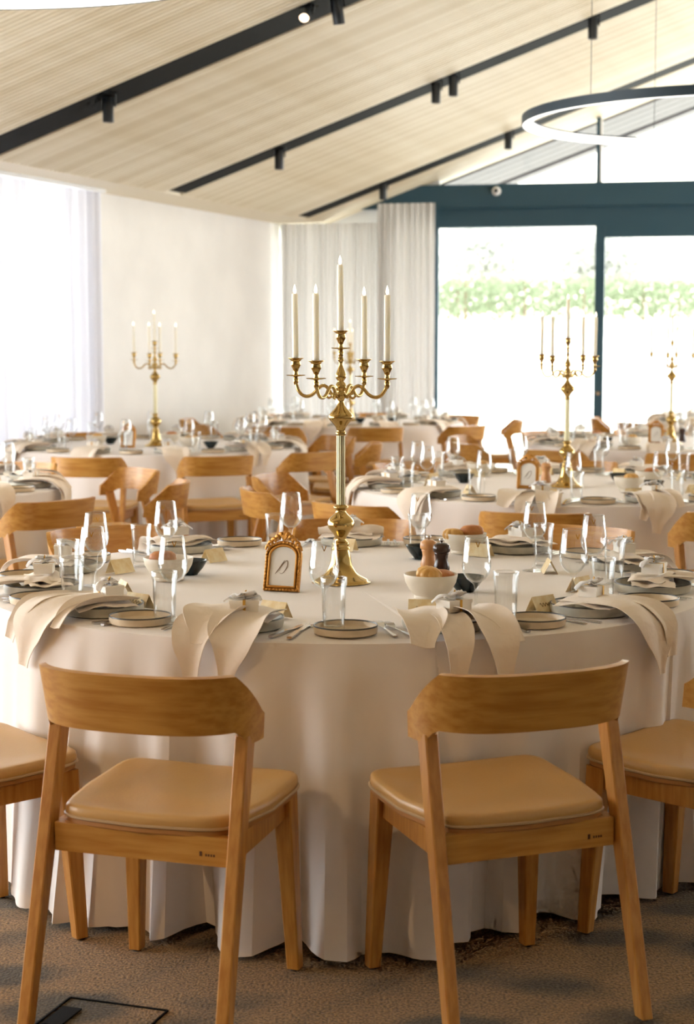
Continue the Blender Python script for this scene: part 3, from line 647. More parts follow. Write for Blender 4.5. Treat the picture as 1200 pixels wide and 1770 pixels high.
# ------------------------------------------------------------------ glass
def make_wine():
    r = empty('wine_glass')
    MB().lathe([(0, 0.0), (0.036, 0.0), (0.0365, 0.0015), (0.030, 0.003), (0.012, 0.006), (0.006, 0.010), (0.0042, 0.018), (0.0038, 0.05), (0.004, 0.078), (0.006, 0.090), (0.011, 0.096), (0.024, 0.106), (0.034, 0.122), (0.0375, 0.138), (0.0365, 0.158), (0.0325, 0.185), (0.0285, 0.212), (0.0278, 0.2124),
                (0.0278, 0.2115), (0.0315, 0.185), (0.0355, 0.158), (0.0365, 0.138), (0.033, 0.123), (0.023, 0.108), (0.010, 0.099), (0, 0.097)], 28).build('glass_body', 'glass', r, angle=70)
    mb = MB()
    for s in (-1, 1): bar(mb, (s*0.0050, -0.0312, 0.203), (0, -0.0326, 0.190), (1, 0, 0), 0.0022, (0, -1, 0), 0.0004)
    mb.build('gold_emblem', 'gold_print', r, smooth=False)
    MB().lathe([(0.0282, 0.2116), (0.0290, 0.2124), (0.0282, 0.2132), (0.0274, 0.2124), (0.0282, 0.2116)], 28).build('rim', 'glass_rim', r, angle=80); return r
PROTO['wine'] = (make_wine(), False)
def make_tumbler():
    r = empty('tumbler')
    MB().lathe([(0, 0.004), (0.020, 0.002), (0.0245, 0.0), (0.0262, 0.003), (0.0265, 0.010), (0.0285, 0.060), (0.0300, 0.112), (0.0322, 0.117), (0.0326, 0.131), (0.0318, 0.1325), (0.0308, 0.131), (0.0302, 0.117), (0.0282, 0.111), (0.0265, 0.060), (0.0245, 0.018), (0.020, 0.014), (0, 0.014)], 28).build('glass_body', 'glass', r, angle=50)
    MB().lathe([(0.0318, 0.1312), (0.0330, 0.1325), (0.0318, 0.1338), (0.0306, 0.1325), (0.0318, 0.1312)], 28, sm=2).build('rim', 'glass_rim', r, angle=80); return r
PROTO['tumbler'] = (make_tumbler(), False)

# ------------------------------------------------------------------ crockery, cutlery, food
def make_plate(rad, h, body, name):
    r = empty(name)
    MB().lathe([(0, 0.0), (rad*0.90, 0.0), (rad*0.975, 0.003), (rad, h*0.55), (rad, h), (rad*0.985, h+0.0012), (rad*0.965, h), (rad*0.955, h*0.5), (rad*0.92, h*0.34), (rad*0.6, h*0.28), (0, h*0.26)], 44).build('plate_body', body, r, angle=40)
    MB().lathe([(rad*1.001, h-0.0012), (rad*1.004, h+0.001), (rad*0.985, h+0.0024), (rad*0.962, h+0.0008), (rad*0.965, h-0.0012)], 44).build('dark_rim', 'plate_rim', r, angle=80)
    return r
PROTO['bread_plate'] = (make_plate(0.078, 0.020, 'stoneware', 'bread_plate'), False)
PROTO['dinner_plate'] = (make_plate(0.108, 0.026, 'plate_grey', 'dinner_plate'), False)
def flat(out, z0, z1, lift=None):
    n = len(out); L_ = lift or (lambda x, y: 0); mb = MB()
    mb.add([(x, y, z0 + L_(x, y)) for x, y in out] + [(x, y, z1 + L_(x, y)) for x, y in out], [tuple(range(n-1, -1, -1)), tuple(range(n, 2*n))] + [(i, (i+1) % n, (i+1) % n + n, i + n) for i in range(n)]); return mb
def make_fork():
    r = empty('fork'); up = lambda x, y: 0.010 * smoothstep(0.03, 0.075, y) * (1 - 0.5 * smoothstep(0.08, 0.1, y)) + 0.002
    mb = MB()
    for (y0, y1, w0, w1) in ((-0.10, -0.08, 0.008, 0.010), (-0.08, 0.0, 0.010, 0.005), (0.0, 0.025, 0.005, 0.006), (0.025, 0.045, 0.006, 0.021), (0.045, 0.058, 0.021, 0.023)):
        b = flat([(-w0/2, y0), (w0/2, y0), (w1/2, y1), (-w1/2, y1)], 0, 0.0022, up); mb.add(b.v, b.f)
    mb.build('handle', 'chrome', r, angle=30)
    for k in range(4):
        x = -0.0095 + k * 0.00633; b = flat([(x-0.0017, 0.058), (x+0.0017, 0.058), (x+0.0012, 0.098), (x-0.0012, 0.098)], 0, 0.002, up); b.build('tine', 'chrome', r, smooth=False)
    return r
PROTO['fork'] = (make_fork(), False)
def make_knife():
    r = empty('knife')
    flat([(-0.006, -0.10), (0.006, -0.10), (0.007, -0.06), (0.0055, 0.0), (-0.0055, 0.0), (-0.007, -0.06)], 0.0, 0.005).build('handle', 'chrome', r, smooth=False)
    flat([(-0.0045, 0.0), (0.0045, 0.0), (0.009, 0.03), (0.0085, 0.09), (0.003, 0.115), (-0.004, 0.118), (-0.0045, 0.06)], 0.0012, 0.0032).build('blade', 'chrome', r, smooth=False); return r
PROTO['knife'] = (make_knife(), False)
def make_bowl():
    o = MB().lathe([(0, 0.0), (0.044, 0.0), (0.046, 0.004), (0.044, 0.010), (0.058, 0.024), (0.070, 0.046), (0.0745, 0.066), (0.0735, 0.0685), (0.0715, 0.067), (0.067, 0.047), (0.055, 0.028), (0.038, 0.016), (0, 0.014)], 44).build('serving_bowl', 'bowl', angle=50); return o
PROTO['bowl'] = (make_bowl(), False)
def make_dark():
    r = empty('dipping_bowl')
    MB().lathe([(0, 0.0), (0.024, 0.0), (0.026, 0.004), (0.040, 0.020), (0.052, 0.040), (0.0535, 0.044), (0.052, 0.045), (0.049, 0.041), (0.036, 0.021), (0.02, 0.010), (0, 0.009)], 32).build('bowl_body', 'dark_glaze', r, angle=50)
    MB().lathe([(0.039, 0.027), (0, 0.0275)], 24).build('oil', 'butter', r); return r
PROTO['dark'] = (make_dark(), False)
def make_roll(mt, lobes, name):
    rr = MB().lathe([(0, 0), (0.022, 0.001), (0.033, 0.008), (0.037, 0.018), (0.034, 0.030), (0.024, 0.038), (0.010, 0.0405), (0, 0.040)], 48, rfun=(lambda a, z: 1 - 0.20 * abs(math.cos(lobes * a / 2)) ** 8) if lobes else (lambda a, z: 1 + 0.12 * math.cos(2 * a) + 0.03 * math.sin(5 * a)))
    return rr.build(name, mt, angle=80)
PROTO['ribbed_roll'] = (make_roll('bread', 9, 'bread_roll'), False)
PROTO['roll'] = (make_roll('bread_dark', 0, 'bread_roll'), False)
def make_mill(mt, name):
    r = empty(name)
    MB().lathe([(0, 0), (0.026, 0), (0.027, 0.004), (0.026, 0.016), (0.0245, 0.020), (0.0255, 0.024), (0.022, 0.038), (0.0185, 0.052), (0.020, 0.064), (0.0225, 0.070), (0.0215, 0.072)], 28).build('mill_body', mt, r, angle=60)
    MB().lathe([(0.0215, 0.072), (0.0260, 0.076), (0.0265, 0.086), (0.024, 0.095), (0.015, 0.101), (0.006, 0.102), (0, 0.102)], 28).build('mill_head', mt, r, angle=60)
    MB().lathe([(0.004, 0.101), (0.004, 0.105), (0.0075, 0.108), (0.008, 0.112), (0.005, 0.116), (0, 0.1165)], 16).build('knob', 'chrome', r, angle=60); return r
PROTO['mill_dark'] = (make_mill('mill_dark', 'pepper_mill'), False); PROTO['mill_light'] = (make_mill('mill_light', 'salt_mill'), False)
def make_box(seed):
    rnd = random.Random(seed); r = empty('favour_box')
    mb = MB(); mb.box((0, 0, 0.0105), (0.070, 0.052, 0.021)); mb.build('box_base', 'favour', r, smooth=False)
    MB().box((0, 0, 0.0235), (0.073, 0.055, 0.009)).build('lid', 'favour', r, smooth=False)
    mb = MB(); mb.box((0, -0.0280, 0.0145), (0.007, 0.0012, 0.027)); mb.box((0, 0, 0.0284), (0.007, 0.056, 0.0012)); mb.build('gold_band', 'gold_foil', r, smooth=False)
    mb = MB()
    base = rnd.uniform(-0.5, 0.5)
    for k in range(7):
        a0 = base + (k % 2) * math.pi + rnd.uniform(-0.7, 0.7); L = rnd.uniform(0.020, 0.034); hh = rnd.uniform(0.006, 0.016); d = Vector((math.cos(a0), math.sin(a0), 0)); s_ = Vector((-d.y, d.x, 0)); g = []; tail = k >= 5
        for i in range(11):
            t = i / 10; row = []
            for j in range(4):
                v = (j / 3 - 0.5); wv = 0.008 + 0.014 * math.sin(math.pi * min(t, 0.999)) + (0.008 * t if tail else 0)
                if tail: q = d * (0.055 * t) + Vector((0, 0, 0.012 * math.sin(math.pi * t) - 0.010 * t * t))
                else: q = d * (L * math.sin(math.pi * t) * (1.0 if t < 0.5 else 0.92)) + Vector((0, 0, hh * (0.5 - 0.5 * math.cos(2 * math.pi * t * 0.5)) * (1.3 - t) * 1.6 + 0.002 * k))
                row.append(Vector((0, 0, 0.0295)) + q + s_ * (v * wv + 0.003 * math.sin(8 * t + k)) + Vector((0, 0, 0.003 * math.sin(6 * v + 5 * t + k))))
            g.append(row)
        mb.shell(g, 0.0008)
    mb.build('ribbon_bow', 'tulle', r, angle=180)
    mb = MB(); mb.tube(catmull([(-0.008, 0, 0.030), (0.0, 0, 0.040), (0.006, 0.003, 0.050)], 3), [0.003, 0.003, 0.0028, 0.0026, 0.0024, 0.002, 0.001], 6); mb.build('gold_tie', 'gold_foil', r); return r
PROTO['box0'] = (make_box(1), False); PROTO['box1'] = (make_box(5), False); PROTO['box2'] = (make_box(9), False)
def make_card():
    w, h, d = 0.042, 0.042, 0.022; r = empty('place_card')
    g = [[(-w, -d, 0.0006), (-w, 0, h), (-w, d, 0.0006)], [(w, -d, 0.0006), (w, 0, h), (w, d, 0.0006)]]
    MB().shell(g, 0.0009).build('folded_card', 'cardstock', r, smooth=False)
    sw = MB(); pts = []
    for i in range(40):
        t = i / 39; pts.append((-0.022 + 0.044 * t, 0, 0.021 + 0.005 * math.sin(t * 26) * (1 - 0.4 * t)))
    pts = [(x, -d * (1 - z / h) - 0.0012, z) for x, y, z in pts]
    sw.tube(pts, 0.0005, 5); sw.build('handwriting', 'ink', r); return r
PROTO['card'] = (make_card(), False)

# ------------------------------------------------------------------ napkins
# local frame of a setting: X to the diner's right, +Y to the table centre, origin at plate centre, z 0 on the cloth
EDGE = -0.170
def edge_y(x): return EDGE + (1.07 - math.sqrt(1.07 ** 2 - x * x))
def tongue(mb, x0, x1, drop, w0, w1, lift, curl, skew=0.0, ph=0.0, n=18, m=11, y0=0.05, tipw=0.02):
    """a corner of linen that runs off the plate and over the table edge, ending in a point"""
    path = []; e = edge_y(x1)
    ctr = [(x0, y0, lift + 0.004), (x0 * 0.7 + x1 * 0.3, -0.045, lift + 0.006), (x0 * 0.4 + x1 * 0.6, -0.115, lift + 0.002), (x0 * 0.2 + x1 * 0.8, e + 0.012, lift * 0.45 + 0.006), (x1, e - 0.022, -0.012)]
    if drop > 0.03: ctr += [(x1 + skew * 0.5, e - 0.030, -0.012 - drop * 0.45), (x1 + skew, e - 0.033, -0.012 - drop)]
    path = catmull(ctr, 5); N = len(path); g = []
    cum = [0]
    for a, b in zip(path, path[1:]): cum.append(cum[-1] + (b - a).length)
    for i, p in enumerate(path):
        t = cum[i] / cum[-1]; tn = (path[min(i+1, N-1)] - path[max(i-1, 0)]).normalized(); side = Vector((1, 0, 0)); side = (side - tn * side.dot(tn)).normalized(); nrm = side.cross(tn); nrm = nrm if nrm.dot(Vector((0, -0.6, 1))) > 0 else -nrm
        wd = w0 + (w1 - w0) * smoothstep(0, 0.55, t)
        wd = wd * (1 - smoothstep(0.60, 1.0, t) * (1 - tipw / max(w1, 1e-3)))
        row = []
        for j in range(m):
            v = 2 * j / (m - 1) - 1
            up = curl * wd * (abs(v) ** 3) * (0.35 + 0.65 * math.sin(math.pi * min(1, t * 1.05))) + 0.006 * math.sin(3.2 * v + ph + 4 * t) * (wd / 0.07)
            q = p + side * (v * wd * (1 - 0.12 * abs(curl) * abs(v))) + nrm * max(up, -0.004)
            q.z = max(q.z, lift * 0.3 + 0.003) if q.y > edge_y(q.x) + 0.004 and q.z < lift * 0.3 + 0.003 else q.z
            row.append(q)
        g.append(row)
    mb.shell(g, 0.0016)
def pad_sheet(mb, w, d, z, rot, amp, seed, cy=0.0):
    rnd = random.Random(seed); p1, p2, p3 = [rnd.uniform(0, 6.28) for _ in range(3)]; g = []; cr, sr = math.cos(rot), math.sin(rot)
    for i in range(15):
        row = []
        for j in range(13):
            a = (i / 14 - 0.5); b = (j / 12 - 0.5); x = a * w; y = b * d
            zz = z + amp * (math.sin(9 * a + p1) * 0.5 + math.sin(11 * b + 5 * a + p2) * 0.5 + 0.6 * math.sin(16 * a * b + p3)) - 0.010 * (abs(2*a) ** 4 + abs(2*b) ** 4) * 0.5
            row.append((x * cr - y * sr, cy + x * sr + y * cr, max(zz, 0.012)))
        g.append(row)
    mb.shell(g, 0.0018)
def napkin_mesh(kind):
    mb = MB()
    if kind == 0:      # front left: heart-like fold with two points and a broad right corner
        pad_sheet(mb, 0.19, 0.15, 0.036, 0.1, 0.004, 1, -0.02)
        tongue(mb, -0.045, -0.055, 0.082, 0.055, 0.058, 0.030, 0.30, 0.005, 0.4)
        tongue(mb, -0.035, -0.035, 0.025, 0.075, 0.070, 0.042, 0.22, 0.005, 1.5)
        tongue(mb, 0.045, 0.050, 0.080, 0.060, 0.070, 0.038, 0.16, -0.012, 2.2)
    elif kind == 1:    # front right: three spread corners
        pad_sheet(mb, 0.20, 0.15, 0.036, -0.15, 0.005, 2, -0.02)
        tongue(mb, -0.06, -0.120, 0.020, 0.06, 0.062, 0.038, 0.30, -0.02, 0.2, tipw=0.03)
        tongue(mb, -0.01, -0.030, 0.086, 0.045, 0.042, 0.036, 0.15, -0.006, 1.2)
        tongue(mb, 0.05, 0.080, 0.084, 0.060, 0.052, 0.040, 0.25, 0.004, 2.4)
        tongue(mb, 0.075, 0.120, 0.018, 0.04, 0.035, 0.030, 0.20, 0.01, 3.0)
    elif kind == 2:    # one broad point over the edge
        pad_sheet(mb, 0.20, 0.16, 0.038, 0.2, 0.004, 3, -0.02)
        tongue(mb, 0.0, 0.015, 0.125, 0.085, 0.088, 0.036, 0.06, 0.012, 0.9, tipw=0.012)
        tongue(mb, 0.05, 0.070, 0.085, 0.050, 0.040, 0.032, 0.05, 0.004, 2.0)
    elif kind == 3:    # long corner swept to the left
        pad_sheet(mb, 0.20, 0.16, 0.036, -0.3, 0.004, 4, -0.02)
        tongue(mb, -0.02, -0.045, 0.110, 0.080, 0.085, 0.038, 0.10, -0.020, 0.3)
        tongue(mb, -0.07, -0.110, 0.050, 0.050, 0.045, 0.032, 0.35, -0.02, 1.1)
        tongue(mb, 0.05, 0.060, 0.0, 0.045, 0.030, 0.036, 0.45, 0.01, 2.0)
    elif kind == 4:    # folded on the plate, only its ends spill over
        pad_sheet(mb, 0.24, 0.12, 0.036, 0.12, 0.006, 5); pad_sheet(mb, 0.20, 0.10, 0.046, -0.10, 0.006, 6)
        tongue(mb, 0.03, 0.03, 0.02, 0.06, 0.05, 0.034, 0.2, 0, 0.5)
    else:              # rolled along the plate with a loose end
        pad_sheet(mb, 0.21, 0.13, 0.036, -0.2, 0.005, 8)
        pts = catmull([(-0.11, -0.01, 0.044), (-0.05, 0.0, 0.052), (0.0, -0.008, 0.050), (0.06, 0.002, 0.054), (0.115, -0.004, 0.046)], 5)
        mb.tube(pts, [0.016 + 0.004 * math.sin(0.6 * i) for i in range(len(pts))], 10)
        tongue(mb, -0.02, -0.02, 0.06, 0.055, 0.05, 0.034, 0.2, 0.01, 1.5)
    return mb
for k in range(6):
    PROTO['napkin%d' % k] = (napkin_mesh(k).build('napkin', 'napkin', angle=60), False)

# ------------------------------------------------------------------ tablecloths
def tablecloth(x, y, seed, label, seg=300, seams=(), folds=24, hem=None):
    rnd = random.Random(seed); Rt = 1.07; zt = 0.75; ph = [rnd.uniform(0, 6.28) for _ in range(6)]
    prof_top = [0.0, 0.25, 0.5, 0.75, 0.9, 1.0, 1.045, 1.060]
    mb = MB(); rings = []
    def fold(a):
        a2 = a + 0.05 * math.sin(3 * a + ph[0]) + 0.035 * math.sin(7 * a + ph[1])
        v = math.sin(folds * a2 + ph[2]); v = math.copysign(abs(v) ** 0.8, v)
        return v * (0.62 + 0.38 * math.sin(5 * a + ph[3])) + 0.3 * math.sin(folds * 0.5 * a2 + ph[4])
    def step(a):
        s = 0.0
        for a0, wdt, hgt in seams:
            d = (a - a0 + math.pi) % (2 * math.pi) - math.pi
            if 0 <= d < wdt: s += hgt * min(1, d / 0.004) * (1 - smoothstep(wdt * 0.8, wdt, d))
        return s
    def hem_r(a):
        d = math.degrees((a + math.pi) % (2 * math.pi) - math.pi)
        if not hem or d <= hem[0][0] or d >= hem[-1][0]: return None
        for (a0, r0), (a1, r1) in zip(hem, hem[1:]):
            if a0 <= d <= a1: u_ = (d - a0) / max(a1 - a0, 1e-6); return r0 + (r1 - r0) * (u_ * u_ * (3 - 2 * u_))
    angs = [2 * math.pi * k / seg for k in range(seg)]
    for a0, wdt, hgt in seams: angs += [(a0 - 0.0006) % (2*math.pi), (a0 + 0.0045) % (2*math.pi)]
    angs = sorted(set(angs)); S = len(angs)
    for r_ in prof_top: rings.append([(x + r_*math.sin(a), y - r_*math.cos(a), zt + (0.0 if r_ < 1.03 else -0.002 if r_ < 1.05 else -0.005) + min(0.0025, 0.4 * step(a)) * smoothstep(0.2, 0.5, r_)) for a in angs])
    for k in range(1, 15):
        t = k / 14; row = []
        for a in angs:
            f = fold(a); amp = 0.060 * smoothstep(0.05, 1.0, t) + 0.012 * smoothstep(0, 0.3, t)
            h_ = hem_r(a); base = 0.022 * t + amp * f
            if h_ is not None: base = (h_ - Rt) * (0.10 * smoothstep(0, 0.15, t) + 0.90 * t ** 1.35)
            rr = Rt + base + 0.006 * math.sin(40 * a + ph[5]) * t * (1 - t) + step(a) * (0.6 + 2.5 * t)
            z = zt - 0.010 - (zt - 0.028) * t
            if k == 14: z = 0.022 + 0.016 * (0.5 - 0.5 * f) - 0.012
            row.append((x + rr*math.sin(a), y - rr*math.cos(a), max(z, 0.006)))
        rings.append(row)
    vs = [p for r_ in rings for p in r_]; fs = []
    for i in range(len(rings) - 1):
        for q in range(S): fs.append((i*S+q, i*S+(q+1) % S, (i+1)*S+(q+1) % S, (i+1)*S+q)) if i else fs.append((0, S + (q+1) % S, S + q)[::-1])
    mb.add(vs, [f[::-1] for f in fs]); o = mb.build('tablecloth', 'cloth', angle=35)
    return tag(o, label, 'tablecloth', 'round tablecloths')

# ------------------------------------------------------------------ laying the tables
SECT = ['front left', 'front right', 'right front', 'right', 'right rear', 'back right', 'back middle', 'back left', 'left rear', 'left', 'left front']
def polar(c, ang, r): a = R(ang); return (c[0] + r * math.sin(a), c[1] - r * math.cos(a))
def in_view(x, y, z, m=60):
    d = Vector((x, y, z - CAM_Z)); p = R(5.5736); fwd = d.y * math.cos(p) - d.z * math.sin(p); up = d.y * math.sin(p) + d.z * math.cos(p)
    px = 600 + 2900 * d.x / fwd; py = 885 - 2900 * up / fwd; return -m < px < 1200 + m and -m < py < 1770 + m
def setting(c, ang, where, tn, nap, detail, wine=None, tumb=None, card=None, jit=None):
    rz = R(ang); z = 0.7525; j = jit or random.Random(int(ang * 10) + 7)
    def loc(lx, ly, lz):                                # local frame at plate centre, r = 0.90
        bx, by = polar(c, ang, 0.90); return (bx + lx * math.cos(rz) - ly * math.sin(rz), by + lx * math.sin(rz) + ly * math.cos(rz), z + lz)
    def P(key, l, r_, lab, cat, grp):
        if in_view(*l): place(key, l, r_, f'{lab} at the {where} place of the {tn}', cat, f'{grp} on the {tn}')
    P('dinner_plate', loc(0, 0, 0), rz, 'grey stoneware dinner plate', 'plate', 'dinner plates')
    P('napkin%d' % nap, loc(0, 0, 0.0), rz, ['heart folded linen napkin', 'linen napkin with spread corners', 'linen napkin with broad point', 'linen napkin swept aside', 'flat folded linen napkin', 'loosely rolled linen napkin'][nap], 'napkin', 'napkins')
    bx, by = polar(c, ang - 15.8, 0.955); P('bread_plate', (bx, by, z), rz, 'small dark rimmed bread plate', 'plate', 'bread plates')
    w_ = wine or polar(c, ang + 11 + j.uniform(-1, 1), 0.76); P('wine', (w_[0], w_[1], z), R(j.uniform(-25, 25)), 'clear wine glass with gold mark', 'wine glass', 'wine glasses')
    t_ = tumb or polar(c, ang + 12 + j.uniform(-1, 1), 0.86); P('tumbler', (t_[0], t_[1], z), 0, 'clear straight water tumbler', 'tumbler', 'tumblers')
    P('box%d' % j.randint(0, 2), loc(j.uniform(-0.02, 0.02), -0.01 + j.uniform(-0.015, 0.03), 0.0545 if nap >= 4 else 0.0445), rz + j.uniform(-0.5, 0.5), 'white favour box with ribbon', 'favour box', 'favour boxes')
    if detail:
        for q, dx in enumerate((-0.128, -0.155)): P('fork', loc(dx, -0.02 + 0.012 * q, 0.0), rz + j.uniform(-.12, .12), ('inner' if q == 0 else 'outer') + ' steel fork', 'fork', 'forks')
        for q, dx in enumerate((0.132, 0.160)): P('knife', loc(dx, -0.025, 0.0), rz + j.uniform(-.15, .15), ('inner' if q == 0 else 'outer') + ' steel knife', 'knife', 'knives')
        cd = card or (loc(0.02, 0.19, 0)[:2]); P('card', (cd[0], cd[1], z), rz + j.uniform(-0.5, 0.3), 'folded gold place card', 'place card', 'place cards')
def chair(c, ang, where, tn, r=1.385, pos=None, out=None):
    if pos: x, y = pos; rz = R(out)
    else: x, y = polar(c, ang, r); rz = R(ang)
    place('chair', (x, y, 0), rz, f'oak chair with tan seat at the {where} of the {tn}', 'chair', f'chairs around the {tn}')

# ---- front table
TA = (0.0, 4.955); TN = 'front table'
tablecloth(*TA, 11, 'cream floor length cloth on the large front table', 420, seams=((R(11.3), 1.25, 0.006), (R(52), 1.1, 0.006), (R(-75), 1.0, 0.004)), folds=25,
    hem=[(-60, 1.07), (-55.8, 1.064), (-52, 1.10), (-46, 1.143), (-43.2, 1.10), (-41, 1.115), (-38.5, 1.160), (-36.7, 1.105), (-35.5, 1.115), (-33.5, 1.139), (-31, 1.095), (-29.2, 1.040), (-27.3, 1.055), (-24.5, 1.126), (-23.2, 1.115), (-22, 1.03), (-20.8, .985), (-18.9, 1.0), (-17.5, 1.05), (-15.5, 1.134), (-13.2, 1.163), (-11.4, 1.16), (-9.3, 1.109), (-7.5, 1.058), (-5.7, 1.055), (-4.5, 1.13), (-2.6, 1.183), (0, 1.186), (2.2, 1.125), (4.9, 1.115), (9.2, 1.181), (11.1, 1.200), (11.5, 1.075), (15.4, 1.074), (17.5, 1.0), (20.1, .98), (21.5, 1.02), (24, 1.045), (26.5, 1.0), (29.5, .95), (31.3, .955), (33, 1.045), (35, 1.06), (38, 1.02), (42, .95), (45, .97), (47, 1.03), (49, 1.05), (52, 1.0), (55, 1.0), (57, 1.08), (60, 1.1)])
candelabra(-0.018, 4.895, 0.7515, 0.0, 'standing in the middle of the front table', 'of the front table')
fr_ = place('frame', (-0.187, 4.705, 0.7525), R(-18), 'ornate gold arched frame holding the number card on the front table', 'photo frame', 'table number frames', tilt=(R(-14), 0))
SA = [-17, 15.6, 45, 74, 106, 140, 179, -141, -102, -73, -45]
NAPA = [0, 1, 2, 4, 4, 4, 5, 4, 4, 4, 3]
WA = [(-0.057, 4.11), (0.326, 4.193), (0.594, 4.37), (0.703, 4.749), (0.579, 5.143), (0.24, 5.45), (-0.184, 5.494), (-0.562, 5.182), (-0.726, 4.816), (-0.675, 4.425), (-0.440, 4.205)]
TUA = [(-0.032, 4.02), (0.395, 4.13), (0.680, 4.41), (0.781, 4.86), (0.622, 5.273), (0.236, 5.588), (-0.242, 5.588), (-0.649, 5.256), (-0.807, 4.825), (-0.731, 4.422), (-0.454, 4.134)]
CDA = [(-0.185, 4.24), (0.20, 4.27), (0.51, 4.335), (0.66, 4.70), (0.62, 5.10), None, None, (-0.43, 5.37), (-0.695, 5.10), (-0.62, 4.62), (-0.55, 4.38)]
for k in range(11):
    setting(TA, SA[k], SECT[k], TN, NAPA[k], True, WA[k], TUA[k], CDA[k])
chair(TA, 0, 'front left', TN, pos=(-0.388, 3.615), out=-18.5); chair(TA, 0, 'front right', TN, pos=(0.335, 3.640), out=21.5)
chair(TA, 0, 'right front', TN, pos=(0.900, 4.015), out=48.5); chair(TA, 0, 'left front', TN, pos=(-0.965, 3.985), out=-50.5)
for a, nm in ((106, 'right rear'), (146, 'back right'), (179, 'back middle'), (-144, 'back left')): chair(TA, a, nm, TN)
def serving(key, x, y, lab, cat, grp, z=0.7525, rz=0.0, tilt=None): return place(key, (x, y, z), rz, lab, cat, grp, tilt)
serving('bowl', 0.23, 4.57, 'cream bowl holding a ribbed golden bread roll on the front table', 'bowl', 'cream serving bowls')
serving('ribbed_roll', 0.222, 4.565, 'ribbed golden bread roll in the nearest cream bowl', 'bread roll', 'bread rolls', 0.800, 0.3, (0.22, 0.1)); serving('roll', 0.262, 4.595, 'smaller brown roll tucked beside the ribbed golden one', 'bread roll', 'bread rolls', 0.787, 1.0, (0.2, 0))
serving('bowl', -0.53, 4.94, 'cream bowl behind the left front wine glass', 'bowl', 'cream serving bowls'); serving('roll', -0.545, 4.93, 'brown bread roll in the left cream bowl', 'bread roll', 'bread rolls', 0.800, 0.4)
serving('bowl', 0.395, 5.60, 'cream bowl of rolls behind the mills on the front table', 'bowl', 'cream serving bowls'); serving('roll', 0.42, 5.60, 'large brown roll heaped in the bowl behind the mills', 'bread roll', 'bread rolls', 0.806, 0.2); serving('ribbed_roll', 0.355, 5.585, 'golden roll at the left of the bowl behind the mills', 'bread roll', 'bread rolls', 0.796, 0.9)
serving('dark', 0.335, 4.70, 'dark glazed dipping bowl beside the nearest cream bowl', 'dipping bowl', 'dark dipping bowls'); serving('dark', 0.245, 5.44, 'dark glazed dipping bowl behind the two mills', 'dipping bowl', 'dark dipping bowls'); serving('dark', -0.478, 5.06, 'dark glazed dipping bowl beside the left cream bowl', 'dipping bowl', 'dark dipping bowls')
serving('mill_dark', 0.285, 5.02, 'dark wooden pepper mill with steel knob on the front table', 'pepper mill', 'mills'); serving('mill_light', 0.250, 5.10, 'pale beech salt mill behind the dark mill on the front table', 'salt mill', 'mills')

# ---- the other tables
def back_table(c, tn, seed, phase, chairs, cand=None, frame=None, bowls=(), darks=(), mills=(), where='', settings=range(11), detail=False, skip=()):
    tablecloth(*c, seed, f'cream floor length cloth on the {tn}', 220, folds=25)
    rnd = random.Random(seed)
    for k in settings:
        ang = phase + k * 360 / 11; ang = (ang + 180) % 360 - 180
        near = abs(ang) < 75
        setting(c, ang, SECT[k], tn, rnd.choice([0, 1, 2, 3]) if near else rnd.choice([3, 4, 5]), detail, jit=rnd)
    for a, nm in chairs: chair(c, a, nm, tn, r=1.39 + rnd.uniform(-0.03, 0.05))
    if cand: candelabra(cand[0], cand[1], 0.7515, R(cand[2]), 'on the ' + tn, 'of the ' + tn)
    if frame: place('frame', (frame[0], frame[1], 0.7525), R(frame[2]), f'gold arched number frame on the {tn}', 'photo frame', 'table number frames', tilt=(R(-12), 0))
    for i, (x, y, w_) in enumerate(bowls):
        serving('bowl', x, y, f'cream serving bowl {w_} on the {tn}', 'bowl', 'cream serving bowls'); serving('roll' if i % 2 else 'ribbed_roll', x + 0.01, y, f'bread roll in the {w_} cream bowl on the {tn}', 'bread roll', 'bread rolls', 0.797, i * 0.7)
    for x, y, w_ in darks: serving('dark', x, y, f'dark dipping bowl {w_} on the {tn}', 'dipping bowl', 'dark dipping bowls')
    for key, x, y in mills: serving(key, x, y, ('dark pepper mill' if key == 'mill_dark' else 'pale salt mill') + f' on the {tn}', 'pepper mill' if key == 'mill_dark' else 'salt mill', 'mills')
back_table((1.10, 8.38), 'right middle table', 21, -16, [(-108, 'left rear'), (-74, 'left'), (-43, 'left front'), (-12, 'front left'), (19, 'front right'), (170, 'back middle'), (140, 'back right'), (-152, 'back left')],
           cand=(1.09, 8.31, -10), frame=(0.885, 8.19, -15), bowls=((1.36, 8.06, 'nearest'), (1.53, 8.46, 'rightmost'), (0.72, 9.02, 'rearmost')), darks=((0.60, 8.57, 'left of the frame'), (1.40, 8.60, 'between the bowls'), (1.49, 8.13, 'right of the bowls')),
           mills=(('mill_light', 1.02, 8.58), ('mill_dark', 1.12, 8.60)), detail=True)
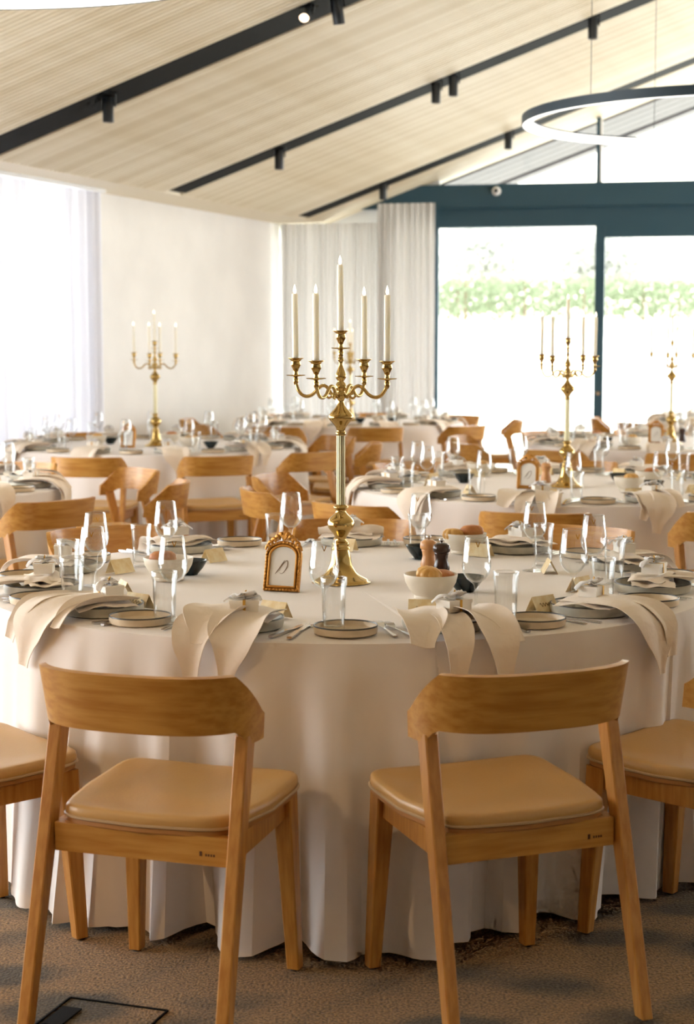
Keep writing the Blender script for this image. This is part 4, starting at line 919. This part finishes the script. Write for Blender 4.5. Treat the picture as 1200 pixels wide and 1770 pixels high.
back_table((-2.47, 8.40), 'left edge table', 22, -14, [(50, 'right front'), (90, 'right'), (124, 'right rear'), (158, 'back right')], detail=True)
back_table((-1.36, 11.90), 'left wall table', 23, -20, [(-45, 'left front'), (-9, 'front left'), (21, 'front right'), (48, 'right front'), (90, 'right'), (125, 'right rear'), (155, 'back right'), (-150, 'back left'), (-110, 'left rear')],
           cand=(-1.35, 11.83, 20), frame=(-1.52, 11.60, -18), bowls=((-1.78, 11.90, 'leftmost'), (-1.28, 12.15, 'middle'), (-1.10, 11.69, 'rightmost')), darks=((-1.70, 12.05, 'left of the frame'), (-0.94, 11.56, 'at the right')))
back_table((2.37, 12.27), 'far right table', 24, -12, [(-110, 'left rear'), (-75, 'left'), (-40, 'left front'), (-8, 'front left'), (22, 'front right'), (-150, 'back left'), (178, 'back middle')],
           cand=(2.34, 12.12, 5), frame=(2.22, 12.05, -12), bowls=((1.99, 11.76, 'nearest'), (1.82, 12.3, 'leftmost')), darks=((1.86, 12.05, 'at the left'),), mills=(('mill_dark', 2.47, 12.35),))
back_table((0.03, 15.77), 'corner curtain table', 25, -15, [(8, 'front right'), (40, 'right front'), (88, 'right'), (132, 'right rear'), (170, 'back middle'), (-155, 'back left'), (-95, 'left rear'), (-58, 'left'), (-24, 'front left')],
           cand=(0.03, 15.77, 35), bowls=((0.3, 15.6, 'right'),), darks=((0.12, 15.50, 'near the candelabrum'), (0.42, 15.45, 'at the right')))
back_table((3.95, 16.0), 'farthest right table', 26, -15, [(-100, 'left rear'), (-60, 'left'), (-25, 'front left')])
for k_, (root, used) in PROTO.items():
    if not used:
        def kill(o):
            for ch in list(o.children): kill(ch)
            bpy.data.objects.remove(o)
        kill(root)

# turn the whole place so that the roof slats run along the x axis (keeps ray tracing quick)
for o in list(SC.objects):
    if o.parent is None and o is not cam:
        c_, s_ = math.cos(TURN), math.sin(TURN); x_, y_, z_ = o.location
        o.location = (x_ * c_ - y_ * s_, x_ * s_ + y_ * c_, z_); o.rotation_euler.z += TURN
